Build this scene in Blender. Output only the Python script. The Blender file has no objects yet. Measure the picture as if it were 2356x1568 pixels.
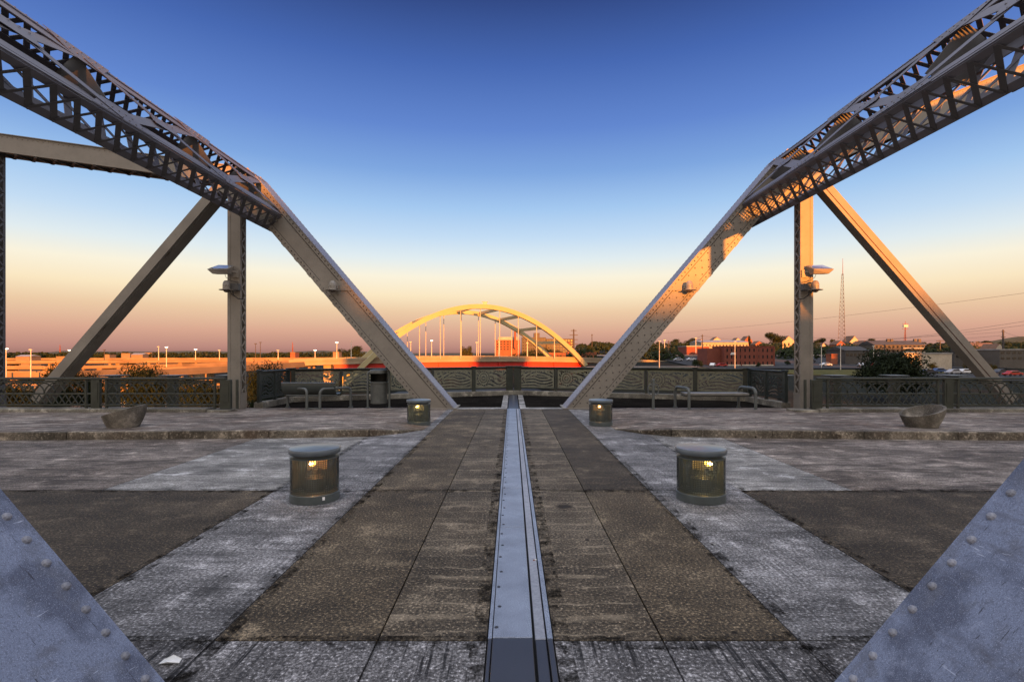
import bpy, math, random
from mathutils import Vector, Matrix
SC = bpy.context.scene
COL = SC.collection
R = math.radians
# ------------------------------------------------------------------ camera
F, CX, HY, EYE = 1200.0, 1178.0, 812.0, 1.75        # focal length and horizon of the photograph (2356 px wide)
cam = bpy.data.objects.new('camera', bpy.data.cameras.new('camera'))
COL.objects.link(cam)
cam.location = (0, 0, EYE); cam.rotation_euler = (R(90), 0, 0)
cam.data.lens = 36.0*F/2356.0; cam.data.sensor_width = 36.0
cam.data.shift_y = 0.0119
cam.data.clip_start = 0.05; cam.data.clip_end = 9000
SC.camera = cam
# ------------------------------------------------------------------ sun and sky
SUN_EL, SUN_AZ = 5.0, 11.0        # degrees; the sun stands behind the camera, a little to the right
sd = Vector((math.sin(R(SUN_AZ))*math.cos(R(SUN_EL)), -math.cos(R(SUN_AZ))*math.cos(R(SUN_EL)), math.sin(R(SUN_EL))))
sun = bpy.data.objects.new('sun', bpy.data.lights.new('sun', 'SUN'))
COL.objects.link(sun)
sun.data.energy = 5.0; sun.data.color = (1.0, 0.31, 0.04); sun.data.angle = R(0.55)
sun.rotation_euler = sd.to_track_quat('Z', 'Y').to_euler()
sun.location = (10, -20, 20)
SC.view_settings.view_transform = 'Standard'; SC.view_settings.look = 'None'
SC.view_settings.exposure = 1.45; SC.view_settings.gamma = 1.0

def lin(r, g, b):
    f = lambda c: (c/255/12.92) if c/255 <= .04045 else ((c/255+.055)/1.055)**2.4
    return (f(r), f(g), f(b), 1)
W = bpy.data.worlds.new('World'); SC.world = W; W.use_nodes = True
nt = W.node_tree; N = nt.nodes; L = nt.links
N.clear()
def wn(t, **k):
    n = N.new(t)
    for a, v in k.items(): setattr(n, a, v)
    return n
out = wn('ShaderNodeOutputWorld'); bg = wn('ShaderNodeBackground'); L.new(bg.outputs[0], out.inputs[0])
tc = wn('ShaderNodeTexCoord'); sx = wn('ShaderNodeSeparateXYZ'); L.new(tc.outputs['Generated'], sx.inputs[0])
def ramp_node(stops):
    r = wn('ShaderNodeValToRGB'); cr = r.color_ramp
    while len(cr.elements) < len(stops): cr.elements.new(0.5)
    for e, (p, c) in zip(cr.elements, stops): e.position = p; e.color = c
    return r
def mapr(src, a, b):
    m = wn('ShaderNodeMapRange'); m.inputs[1].default_value = a; m.inputs[2].default_value = b
    L.new(src, m.inputs[0]); return m.outputs[0]
zf = mapr(sx.outputs['Z'], -0.1, 0.9)
el = lambda z: z+0.1
# anti-solar dusk sky: rosy band on the horizon, cream, pale blue, deep blue
front = ramp_node([(0.0, lin(70, 55, 55)), (el(-.006), lin(140, 102, 98)), (el(.010), lin(182, 132, 124)), (el(.040), lin(212, 162, 142)), (el(.078), lin(232, 197, 162)),
                   (el(.108), lin(247, 226, 190)), (el(.142), lin(247, 238, 216)), (el(.175), lin(222, 232, 236)), (el(.215), lin(192, 216, 240)), (el(.265), lin(160, 196, 236)),
                   (el(.325), lin(122, 162, 220)), (el(.393), lin(93, 130, 204)), (el(.483), lin(64, 98, 174)), (el(.56), lin(42, 66, 130)), (el(.72), (.30, .38, .62, 1)), (1.0, (1.45, 1.45, 1.60, 1))])
back = ramp_node([(0.0, (.25, .17, .12, 1)), (el(0), (.95, .62, .36, 1)), (el(.15), (.90, .72, .55, 1)), (el(.4), (.90, .85, .86, 1)), (1.0, (1.60, 1.58, 1.70, 1))])
L.new(zf, front.inputs[0]); L.new(zf, back.inputs[0])
az = mapr(sx.outputs['Y'], 0.5, -0.45)
mx = wn('ShaderNodeMix', data_type='RGBA'); L.new(az, mx.inputs[0]); L.new(front.outputs[0], mx.inputs[6]); L.new(back.outputs[0], mx.inputs[7])
sky = wn('ShaderNodeTexSky'); sky.sky_type = 'NISHITA'; sky.sun_disc = False
sky.sun_elevation = R(SUN_EL); sky.sun_rotation = R(180-SUN_AZ)
ad = wn('ShaderNodeMix', data_type='RGBA', blend_type='ADD'); ad.inputs[0].default_value = 0.012
L.new(mx.outputs[2], ad.inputs[6]); L.new(sky.outputs[0], ad.inputs[7])
L.new(ad.outputs[2], bg.inputs[0]); bg.inputs[1].default_value = 0.365

# ------------------------------------------------------------------ helpers
def P(x, y, Y):                                   # world point seen at photo pixel (x, y) at depth Y
    return Vector(((x-CX)/F*Y, Y, EYE+(HY-y)/F*Y))
def PX(x, Y): return (x-CX)/F*Y
def PZ(y, Y): return EYE+(HY-y)/F*Y

class MB:
    def __init__(s): s.v = []; s.f = []
    def add(s, vs, fs):
        b = len(s.v); s.v += [tuple(v) for v in vs]; s.f += [tuple(i+b for i in f) for f in fs]; return s
    def hexa(s, p):                               # 8 corners: bottom loop 0-3, top loop 4-7
        return s.add(p, [(3, 2, 1, 0), (4, 5, 6, 7), (0, 1, 5, 4), (1, 2, 6, 5), (2, 3, 7, 6), (3, 0, 4, 7)])
    def box(s, x0, x1, y0, y1, z0, z1):
        return s.hexa([(x0, y0, z0), (x1, y0, z0), (x1, y1, z0), (x0, y1, z0), (x0, y0, z1), (x1, y0, z1), (x1, y1, z1), (x0, y1, z1)])
    def bar(s, a, b, w, h, side=(0, 1, 0)):       # bar from a to b; w across, h along 'side'
        a = Vector(a); b = Vector(b); d = (b-a).normalized(); k = Vector(side)
        k = (k-d*k.dot(d)).normalized(); u = d.cross(k).normalized()
        p = []
        for q in (a, b): p += [q-u*w/2-k*h/2, q+u*w/2-k*h/2, q+u*w/2+k*h/2, q-u*w/2+k*h/2]
        return s.hexa(p)
    def prism(s, poly, off):                      # poly: list of points, extruded by vector off
        n = len(poly); a = [Vector(p) for p in poly]; o = Vector(off)
        return s.add(a+[p+o for p in a], [tuple(range(n))[::-1], tuple(range(n, 2*n))]+[(i, (i+1) % n, (i+1) % n+n, i+n) for i in range(n)])
    def tube(s, pts, r, n=8, cap=True):
        pts = [Vector(p) for p in pts]; rings = []
        rr = r if isinstance(r, (list, tuple)) else [r]*len(pts)
        k = None
        for i, p in enumerate(pts):
            d = (pts[min(i+1, len(pts)-1)]-pts[max(i-1, 0)]).normalized()
            if k is None: k = Vector((0, 0, 1)) if abs(d.z) < .9 else Vector((1, 0, 0))
            k = (k-d*k.dot(d)).normalized(); u = d.cross(k)
            rings.append([p+(k*math.cos(2*math.pi*j/n)+u*math.sin(2*math.pi*j/n))*rr[i] for j in range(n)])
        vs = [v for g in rings for v in g]; fs = []
        for i in range(len(pts)-1):
            for j in range(n):
                a = i*n+j; b = i*n+(j+1) % n; fs.append((a, b, b+n, a+n))
        if cap: fs += [tuple(range(n))[::-1], tuple(range((len(pts)-1)*n, len(pts)*n))]
        return s.add(vs, fs)
    def lathe(s, prof, c, n=32):                  # prof: [(r, z)], around vertical axis at c
        vs = []; fs = []
        for r, z in prof:
            for j in range(n): vs.append((c[0]+r*math.cos(2*math.pi*j/n), c[1]+r*math.sin(2*math.pi*j/n), c[2]+z))
        for i in range(len(prof)-1):
            for j in range(n):
                a = i*n+j; b = i*n+(j+1) % n; fs.append((a, b, b+n, a+n))
        if prof[0][0] > 1e-4: fs.append(tuple(range(n))[::-1])
        if prof[-1][0] > 1e-4: fs.append(tuple(range((len(prof)-1)*n, len(prof)*n)))
        return s.add(vs, fs)
    def rivet(s, c, nrm, r):                      # low dome
        c = Vector(c); nrm = Vector(nrm).normalized(); k = Vector((0, 0, 1)) if abs(nrm.z) < .9 else Vector((1, 0, 0))
        k = (k-nrm*k.dot(nrm)).normalized(); u = nrm.cross(k); n = 8; vs = []
        for q, h in ((1, 0), (.8, .45), (.42, .72)):
            for j in range(n): vs.append(c+(k*math.cos(2*math.pi*j/n)+u*math.sin(2*math.pi*j/n))*r*q+nrm*r*h)
        fs = []
        for i in range(2):
            for j in range(n):
                a = i*n+j; b = i*n+(j+1) % n; fs.append((a, b, b+n, a+n))
        fs.append(tuple(range(2*n, 3*n)))
        return s.add(vs, fs)

def thing(name, label, cat, loc=(0, 0, 0), group=None):
    o = bpy.data.objects.new(name, None); COL.objects.link(o)
    o.location = loc; o.empty_display_size = .2
    o['label'] = label; o['category'] = cat
    if group: o['group'] = group
    return o
def worldloc(o):
    l = Vector((0, 0, 0))
    while o is not None: l += o.location; o = o.parent
    return l
def obj(name, mb, mat, parent=None, smooth=False, bevel=0, label=None, seg=1):
    me = bpy.data.meshes.new(name)
    off = worldloc(parent) if parent is not None else Vector((0, 0, 0))
    me.from_pydata([(v[0]-off.x, v[1]-off.y, v[2]-off.z) for v in mb.v], [], mb.f); me.update()
    o = bpy.data.objects.new(name, me); COL.objects.link(o)
    if mat: me.materials.append(mat)
    if parent is not None: o.parent = parent
    if smooth:
        me.shade_smooth()
        me.set_sharp_from_angle(angle=R(40))
    if bevel:
        b = o.modifiers.new('bevel', 'BEVEL'); b.width = bevel; b.segments = seg; b.limit_method = 'ANGLE'; b.angle_limit = R(40)
    if label: o['label'] = label
    return o
def tag(o, label, cat, group=None):
    o['label'] = label; o['category'] = cat
    if group: o['group'] = group
    return o
def struct(name, mb, mat, **k):
    o = obj(name, mb, mat, **k); o['kind'] = 'structure'; return o
def dup(root, loc, label=None, group=None, scale=None, rotz=None):
    r = root.copy(); COL.objects.link(r); r.location = loc
    if scale is not None: r.scale = scale
    if rotz is not None: r.rotation_euler = (0, 0, rotz)
    if label: r['label'] = label
    if group: r['group'] = group
    for ch in list(root.children):
        c = ch.copy(); COL.objects.link(c); c.parent = r
        for g in list(ch.children):
            d = g.copy(); COL.objects.link(d); d.parent = c
    return r

# ------------------------------------------------------------------ materials
def new_mat(name):
    m = bpy.data.materials.new(name); m.use_nodes = True
    t = m.node_tree; b = t.nodes['Principled BSDF']; return m, t, b
def nnode(t, ty, **k):
    n = t.nodes.new(ty)
    for a, v in k.items(): setattr(n, a, v)
    return n
def noise(t, vec, scale, detail=4, rough=.6, stretch=None):
    n = nnode(t, 'ShaderNodeTexNoise'); n.inputs['Scale'].default_value = scale; n.inputs['Detail'].default_value = detail
    n.inputs['Roughness'].default_value = rough
    if stretch:
        mp = nnode(t, 'ShaderNodeMapping'); mp.inputs['Scale'].default_value = stretch
        t.links.new(vec, mp.inputs[0]); vec = mp.outputs[0]
    t.links.new(vec, n.inputs['Vector']); return n.outputs['Fac']
def cramp(t, fac, a, b, ca=(0, 0, 0, 1), cb=(1, 1, 1, 1)):
    r = nnode(t, 'ShaderNodeValToRGB'); e = r.color_ramp.elements
    e[0].position = a; e[0].color = ca; e[1].position = b; e[1].color = cb
    t.links.new(fac, r.inputs[0]); return r.outputs[0]
def mixc(t, fac, a, b, mode='MIX'):
    m = nnode(t, 'ShaderNodeMix', data_type='RGBA', blend_type=mode)
    for i, v in ((0, fac), (6, a), (7, b)):
        if isinstance(v, (int, float)): m.inputs[i].default_value = v
        elif isinstance(v, tuple): m.inputs[i].default_value = v if len(v) == 4 else (*v, 1)
        else: t.links.new(v, m.inputs[i])
    return m.outputs[2]
def bump(t, b, h, strength, dist=.02):
    n = nnode(t, 'ShaderNodeBump'); n.inputs['Strength'].default_value = strength; n.inputs['Distance'].default_value = dist
    t.links.new(h, n.inputs['Height']); t.links.new(n.outputs[0], b.inputs['Normal'])
def objvec(t): return nnode(t, 'ShaderNodeTexCoord').outputs['Object']
def simple(name, c, rough=.6, metal=0, var=.25, scale=3, bumps=0, bscale=40):
    m, t, b = new_mat(name); v = objvec(t)
    n = noise(t, v, scale)
    d = tuple(x*(1-var) for x in c); l = tuple(min(1, x*(1+var)) for x in c)
    t.links.new(cramp(t, n, .35, .65, (*d, 1), (*l, 1)), b.inputs['Base Color'])
    b.inputs['Roughness'].default_value = rough; b.inputs['Metallic'].default_value = metal
    if bumps: bump(t, b, noise(t, v, bscale), bumps)
    return m
def steel(name, c, dirt=(.12, .10, .085), spots=.5, rough=.5, scale=1.0, mottle=.0, blot=.82):
    m, t, b = new_mat(name); v = objvec(t)
    n1 = noise(t, v, 1.1*scale, 6, .65); n2 = noise(t, v, 9*scale, 5, .7); n3 = noise(t, v, 75*scale, 4, .75)
    c1 = mixc(t, cramp(t, n1, .35, .68), tuple(x*blot for x in c), tuple(min(1, x*1.08) for x in c))
    c2 = mixc(t, cramp(t, n2, .60, .78), c1, tuple(x*.55 for x in c))
    if mottle:
        c2 = mixc(t, cramp(t, n3, .40, .62), mixc(t, mottle, c2, (.02, .02, .03)), c2)
    n4 = noise(t, v, 26*scale, 4, .8)
    c3 = mixc(t, cramp(t, n4, .66, .74), c2, mixc(t, spots, c2, dirt))
    t.links.new(c3, b.inputs['Base Color']); b.inputs['Roughness'].default_value = rough
    bump(t, b, n3, .12, .004)
    return m
def concrete(name, dark, light, grain=.55, grooves=0, streak=0, bands=0, gscale=46, patch=.8, spec=.2, rust=0, stain=None):
    """speckled exposed-aggregate or broomed concrete in world metres"""
    m, t, b = new_mat(name); v = objvec(t)
    big = noise(t, v, .55, 5, .6); mid = noise(t, v, 2.6, 6, .7); fine = noise(t, v, gscale, 3, .75)
    f2 = noise(t, v, gscale*.42, 2, .6)
    base = mixc(t, cramp(t, big, .38, .62), dark, light)
    base = mixc(t, cramp(t, mid, .36, .60), mixc(t, .75*patch, base, tuple(x*.30 for x in dark)), base)
    lg = noise(t, v, 1.0, 5, .65, stretch=(.5, 1.3, 1)); base = mixc(t, cramp(t, lg, .34, .56), mixc(t, .85*patch, base, tuple(x*.22 for x in dark)), base)
    base = mixc(t, cramp(t, mid, .56, .70), base, mixc(t, .8*patch, base, tuple(min(1, x*2.0) for x in light)))
    g = cramp(t, fine, .42, .56)
    base = mixc(t, g, mixc(t, grain, base, (.012, .011, .010)), base)
    base = mixc(t, cramp(t, fine, .58, .68), base, mixc(t, grain*.8, base, tuple(min(1, x*2.6) for x in light)))
    base = mixc(t, cramp(t, f2, .62, .70), base, mixc(t, grain*.6, base, tuple(x*.3 for x in dark)))
    h = fine
    if streak:                                   # dark worn broom strokes running across the deck
        s1 = noise(t, v, 1.0, 6, .72, stretch=(.75, 3.4, 3)); s2 = noise(t, v, 1.0, 5, .7, stretch=(2.4, 12, 12))
        base = mixc(t, cramp(t, s1, .50, .60), base, mixc(t, streak, base, tuple(x*.20 for x in dark)))
        base = mixc(t, cramp(t, s2, .53, .60), base, mixc(t, streak*.9, base, tuple(x*.12 for x in dark)))
    if grooves:                                  # tined grooves running along the view
        s3 = noise(t, v, 1.0, 4, .7, stretch=(36, .9, 4)); pm = noise(t, v, 1.7, 4, .6)
        msk = cramp(t, pm, .42, .56)
        ln = cramp(t, s3, .50, .57)
        mm = nnode(t, 'ShaderNodeMath', operation='MULTIPLY'); t.links.new(msk, mm.inputs[0]); t.links.new(ln, mm.inputs[1])
        base = mixc(t, mm.outputs[0], base, mixc(t, grooves, base, (.008, .008, .009)))
    if bands:                                    # pale efflorescence bands across the strip, one over each joint
        wv = nnode(t, 'ShaderNodeTexWave', wave_type='BANDS', bands_direction='Y'); wv.inputs['Scale'].default_value = .50; wv.inputs['Distortion'].default_value = 1.6
        wv.inputs['Detail'].default_value = 4; wv.inputs['Detail Scale'].default_value = 1.7; wv.inputs['Detail Roughness'].default_value = .7; t.links.new(v, wv.inputs['Vector'])
        wf = wv.outputs['Fac']; brk = cramp(t, noise(t, v, 3.2, 5, .7), .40, .58)
        base = mixc(t, cramp(t, wf, .03, .30), mixc(t, .75*bands, base, tuple(x*.25 for x in dark)), base)
        def line(a, b_):
            up = cramp(t, wf, a, a+.05); dn = cramp(t, wf, b_, b_+.05, (1, 1, 1, 1), (0, 0, 0, 1))
            return mixc(t, 1.0, mixc(t, 1.0, up, dn, 'MULTIPLY'), brk, 'MULTIPLY')
        base = mixc(t, line(.30, .38), base, mixc(t, bands, base, tuple(min(1, x*2.6) for x in light)))
        base = mixc(t, mixc(t, 1.0, cramp(t, wf, .96, .985), brk, 'MULTIPLY'), base, mixc(t, bands, base, tuple(min(1, x*2.2) for x in light)))
    if stain:                                    # one oval oil stain
        mp = nnode(t, 'ShaderNodeMapping'); mp.inputs['Location'].default_value = stain[0]; mp.inputs['Scale'].default_value = stain[1]; t.links.new(v, mp.inputs[0])
        ln_ = nnode(t, 'ShaderNodeVectorMath', operation='LENGTH'); t.links.new(mp.outputs[0], ln_.inputs[0])
        ad_ = nnode(t, 'ShaderNodeMath', operation='ADD'); t.links.new(ln_.outputs['Value'], ad_.inputs[0]); t.links.new(mid, ad_.inputs[1])
        base = mixc(t, cramp(t, ad_.outputs[0], .75, 1.5), tuple(x*.18 for x in dark), base)
    if rust:
        base = mixc(t, cramp(t, noise(t, v, .8, 5, .7), .48, .7), base, mixc(t, rust, base, (.22, .10, .045)))
    vo = nnode(t, 'ShaderNodeTexVoronoi'); vo.inputs['Scale'].default_value = 1.9; t.links.new(v, vo.inputs['Vector'])
    base = mixc(t, cramp(t, vo.outputs['Distance'], .035, .05), tuple(x*.12 for x in dark), base)      # trodden gum spots
    t.links.new(base, b.inputs['Base Color'])
    b.inputs['Roughness'].default_value = .72; b.inputs['Specular IOR Level'].default_value = spec
    bump(t, b, fine, .6, .012)
    return m

M = {}
M['steel'] = steel('painted_steel', (.245, .218, .180), spots=.5)
M['steel_cover'] = steel('sky_tinted_cover_plate', (.235, .235, .275), spots=.5)  # bluer copy of the post steel, with skylight put into the colour
M['steel_strut'] = steel('shade_toned_strut_steel', (.145, .142, .165), spots=.35)  # base colour darkened to stand in for ambient shade on the struts
M['rivet'] = simple('dark_rivets', (.07, .06, .05), .6)  # rivets darker than the webs they sit on
M['seam'] = simple('dark_plate_seam', (.03, .026, .022), .8)
M['steel_near'] = steel('sky_tinted_worn_cover_plate', (.25, .29, .40), spots=.9, scale=1.7, mottle=.70, blot=.42)
m, t, b = new_mat('sky_tinted_worn_cover_plate'); v = objvec(t)  # base tint blued to stand in for skylight; blotches and scratches are wear
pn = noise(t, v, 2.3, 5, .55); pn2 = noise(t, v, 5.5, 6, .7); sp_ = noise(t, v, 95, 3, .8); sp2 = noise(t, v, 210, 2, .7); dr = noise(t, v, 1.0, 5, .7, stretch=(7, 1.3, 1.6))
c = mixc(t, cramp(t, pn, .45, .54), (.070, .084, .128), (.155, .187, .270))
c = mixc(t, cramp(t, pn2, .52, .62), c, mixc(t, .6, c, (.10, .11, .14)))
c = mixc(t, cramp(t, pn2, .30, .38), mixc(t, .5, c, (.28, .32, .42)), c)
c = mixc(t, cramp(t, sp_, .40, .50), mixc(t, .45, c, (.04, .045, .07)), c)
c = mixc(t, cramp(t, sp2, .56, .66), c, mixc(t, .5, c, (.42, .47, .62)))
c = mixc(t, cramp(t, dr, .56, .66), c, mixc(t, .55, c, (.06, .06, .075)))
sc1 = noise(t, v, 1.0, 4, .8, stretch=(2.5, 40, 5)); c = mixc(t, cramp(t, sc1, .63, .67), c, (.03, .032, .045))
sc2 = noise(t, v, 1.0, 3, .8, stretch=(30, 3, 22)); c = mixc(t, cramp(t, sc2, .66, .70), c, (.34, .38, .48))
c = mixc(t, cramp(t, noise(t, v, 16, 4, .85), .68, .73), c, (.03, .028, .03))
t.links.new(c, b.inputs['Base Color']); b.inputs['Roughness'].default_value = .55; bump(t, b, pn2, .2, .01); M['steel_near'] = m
M['rivet_near'] = simple('pale_rivets', (.19, .20, .235), .5)
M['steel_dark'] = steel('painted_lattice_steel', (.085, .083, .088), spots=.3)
M['plate'] = steel('joint_plate', (.36, .42, .53), spots=.95, rough=.42, scale=2.2, mottle=.7, blot=.65)
M['plate_side'] = steel('rust_stained_joint_plate', (.36, .38, .43), dirt=(.20, .085, .035), spots=.9, rough=.5, scale=.45, mottle=.3, blot=.6)
M['plate_dark'] = steel('dark_joint_plate', (.035, .037, .046), spots=.2, rough=.35)
M['brown'] = concrete('brown_aggregate', (.118, .088, .052), (.215, .168, .108), grain=.82, patch=.8)
M['brown_dark'] = concrete('dark_brown_aggregate', (.082, .062, .039), (.155, .122, .082), grain=.8, streak=.3)
M['brown_band'] = concrete('banded_brown_concrete', (.125, .096, .061), (.235, .192, .135), grain=.78, bands=.26, stain=((-.60/.26, -5.95/.17, 0), (1/.26, 1/.17, 1)))
M['grey'] = concrete('grey_strip_concrete', (.25, .245, .245), (.46, .45, .45), grain=.7, streak=.5, grooves=.4)
M['groove'] = concrete('grooved_grey_concrete', (.20, .193, .193), (.36, .35, .35), grain=.75, grooves=.9)
M['buff'] = concrete('broomed_buff_concrete', (.235, .19, .155), (.44, .38, .33), grain=.5, streak=.8)
M['pale'] = concrete('pale_worn_concrete', (.34, .33, .31), (.56, .54, .50), grain=.5, streak=.6)
M['walk'] = concrete('sidewalk_concrete', (.27, .215, .175), (.48, .42, .36), grain=.4, streak=.8, rust=.2)
M['kerb'] = concrete('kerb_concrete', (.13, .108, .08), (.36, .31, .24), grain=.35, patch=.9, rust=.15, gscale=22)
M['bowl'] = concrete('cast_concrete', (.17, .15, .12), (.30, .27, .225), grain=.25, patch=.9, gscale=50)
M['curb2'] = concrete('parapet_concrete', (.22, .20, .16), (.38, .35, .28), grain=.3, gscale=40)
M['asphalt'] = concrete('dark_overlook_paving', (.010, .009, .008), (.024, .021, .018), grain=.5, patch=.5, spec=0)
m, t, b = new_mat('joint_dirt'); v = objvec(t); t.nodes.remove(b)
df = nnode(t, 'ShaderNodeBsdfDiffuse'); df.inputs[0].default_value = (.012, .011, .010, 1); tp = nnode(t, 'ShaderNodeBsdfTransparent'); mm = nnode(t, 'ShaderNodeMixShader')
t.links.new(cramp(t, noise(t, v, 7, 6, .75), .47, .68), mm.inputs[0]); t.links.new(tp.outputs[0], mm.inputs[1]); t.links.new(df.outputs[0], mm.inputs[2]); t.links.new(mm.outputs[0], t.nodes['Material Output'].inputs[0]); M['dirt'] = m
M['joint'] = simple('joint_filler', (.012, .012, .013), .9)
M['rail'] = simple('olive_rail_paint', (.034, .038, .027), .5, var=.2, scale=4)
M['rail_side'] = simple('dark_green_rail_paint', (.022, .030, .028), .45, var=.2, scale=4)
M['panel'] = simple('olive_relief_panel', (.185, .180, .122), .55, var=.25, scale=5)
M['tubes'] = simple('grey_green_powder_coat', (.10, .11, .105), .38, var=.12)
M['seat'] = simple('dark_seat_sheet', (.055, .065, .062), .3, var=.15)
M['timber'] = simple('grey_bench_slab', (.20, .19, .17), .5, var=.2)
M['bin'] = simple('grey_bin_sheet', (.085, .09, .082), .45, var=.2, scale=6)
M['bollard'] = simple('bollard_paint', (.075, .088, .085), .35, var=.15, scale=8)
M['lid'] = simple('bollard_lid_paint', (.105, .125, .14), .28, var=.12, scale=6)
M['black'] = simple('black_rubber', (.010, .010, .010), .6)
M['camera'] = simple('camera_housing', (.26, .235, .20), .4, var=.1)
M['camdark'] = simple('camera_bracket', (.06, .06, .06), .5)
# ------------------------------------------------------------------ bridge deck (setting)
GAP = .006
def slab(name, x0, x1, y0, y1, mat, z=0.0):
    mb = MB(); mb.box(x0+GAP, x1-GAP, y0+GAP, y1-GAP, z-.10, z)
    return struct(name, mb, M[mat])
sub = MB(); sub.box(-32, 32, -4, 16.9, -.5, -.03); struct('deck_base', sub, M['joint'])
Y0, Y1, Y2, Y3 = -4, 3.18, 6.66, 16.36
xs = [-32, -8.2, -3.02, -1.82, -.82, -.150]
for (x0, x1), m in zip(zip(xs[:-1], xs[1:]), ('groove', 'groove', 'groove', 'groove', 'groove')): slab('deck', x0, x1, Y0, Y1, m)
xr = [.252, .92, 1.75, 2.92, 8.2, 32]
for x0, x1 in zip(xr[:-1], xr[1:]): slab('deck', x0, x1, Y0, Y1, 'groove')
for x0, x1, m in ((-32, -8.2, 'brown_dark'), (-8.2, -3.02, 'brown_dark'), (-3.02, -1.82, 'grey'), (-1.82, -.82, 'brown'), (-.82, -.150, 'brown_band'),
                  (.252, .92, 'brown_band'), (.92, 1.75, 'brown'), (1.75, 2.92, 'grey'), (2.92, 8.2, 'brown_dark'), (8.2, 32, 'brown_dark')):
    slab('deck', x0, x1, Y1, Y2, m)
for x0, x1, m, ye in ((-32, -9.4, 'buff', 12), (-9.4, -5.25, 'buff', 12), (-5.25, -3.02, 'pale', 12), (-3.02, -1.82, 'grey', Y3), (-1.82, -.82, 'brown', Y3), (-.82, -.150, 'brown_band', Y3),
                  (.252, .92, 'brown_band', Y3), (.92, 1.75, 'brown_dark', Y3), (1.75, 2.92, 'grey', Y3), (2.92, 4.35, 'pale', 12), (4.35, 9.4, 'buff', 12), (9.4, 32, 'buff', 12)):
    slab('deck', x0, x1, Y2, ye, m)
slab('deck_threshold', -2.4, -.16, 16.37, 16.80, 'pale', .004)
slab('deck_threshold', .26, 2.4, 16.37, 16.80, 'pale', .004)

dm = MB()
def strip(x0, x1, y0, y1):
    dm.add([(x0, y0, .003), (x1, y0, .003), (x1, y1, .003), (x0, y1, .003)], [(0, 1, 2, 3)])
for x in (-3.02, -1.82, 1.75, 2.92):
    for e, w_ in ((-1, .05), (1, .09)):
        a, b_ = (x+e*.007, x+e*w_); strip(min(a, b_), max(a, b_), .5, 10.8)
for x0, x1 in ((-12, -.16), (.26, 12)):
    for y in (3.18, 6.66): strip(x0, x1, y-.10, y-.007); strip(x0, x1, y+.007, y+.05)
strip(-.25, -.155, .8, 16.2); strip(.256, .36, .8, 16.2)
struct('deck_dirt', dm, M['dirt'])

# raised pavements on the far side: kerb face in front, falling back to the deck at the trusses and ramping out at the crossing
def pavement(side, x_in):
    pts = [(x_in, 11.95, .006), (x_in+.45, 11.35, .07), (x_in+1.0, 10.95, .145), (x_in+3, 10.72, .155), (9, 10.52, .158), (15, 10.35, .16), (31, 10.1, .16)]
    top = MB(); kb = MB(); n = len(pts); rows = 6
    vs = []
    for i, (x, y, z) in enumerate(pts):
        for j in range(rows+1):
            t = j/rows; yb = y+.16
            zz = z*(1-t)+(-.02 if x > 3.2 else .004)*t
            vs.append((side*x, yb+(16.9-yb)*t, zz))
    fs = []
    for i in range(n-1):
        for j in range(rows):
            a = i*(rows+1)+j; q = (a, a+rows+1, a+rows+2, a+1); fs.append(q if side > 0 else q[::-1])
    top.add(vs, fs); struct('pavement', top, M['walk'])
    # kerb stones, each a block with a narrow joint
    segs = []
    for i in range(n-1):
        (xa, ya, za), (xb, yb, zb) = pts[i], pts[i+1]
        k = max(1, int((xb-xa)/1.6))
        for q in range(k):
            t0, t1 = q/k, (q+1)/k
            segs.append((xa+(xb-xa)*t0+.006, ya+(yb-ya)*t0, za+(zb-za)*t0, xa+(xb-xa)*t1-.006, ya+(yb-ya)*t1, za+(zb-za)*t1))
    rnd = random.Random(5+side)
    for xa, ya, za, xb, yb, zb in segs:
        jy = rnd.uniform(-.012, .012); jz = rnd.uniform(.001, .006)
        a, b, c, d = (side*xa, ya+jy), (side*xb, yb+jy), (side*xb, yb+.165), (side*xa, ya+.165)
        p = [(*a, -.05), (*b, -.05), (*c, -.05), (*d, -.05), (*a, za+jz), (*b, zb+jz), (*c, zb+jz), (*d, za+jz)]
        if side < 0: p = [p[1], p[0], p[3], p[2], p[5], p[4], p[7], p[6]]
        kb.hexa(p)
    struct('kerb', kb, M['kerb'], bevel=.018, seg=2)
pavement(-1, 2.0); pavement(1, 2.35)

# overlook platform beyond the far truss
LC, RC, VC = (-8.1, 19.1), (8.75, 19.4), (.05, 22.35)
fl = MB()
fl.prism([(-8.3, 16.81, -.03), (8.95, 16.81, -.03), (RC[0]+.2, RC[1], -.03), (VC[0], VC[1]+.3, -.03), (LC[0]-.2, LC[1], -.03)], (0, 0, -.4))
struct('overlook_floor', fl, M['asphalt'])
for sx_ in (-1, 1):
    b_ = MB(); x = .05+sx_*.30
    b_.box(x-.10, x+.10, 16.82, 22.05, -.2, -.012); struct('overlook_edging', b_, M['pale'])

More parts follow.
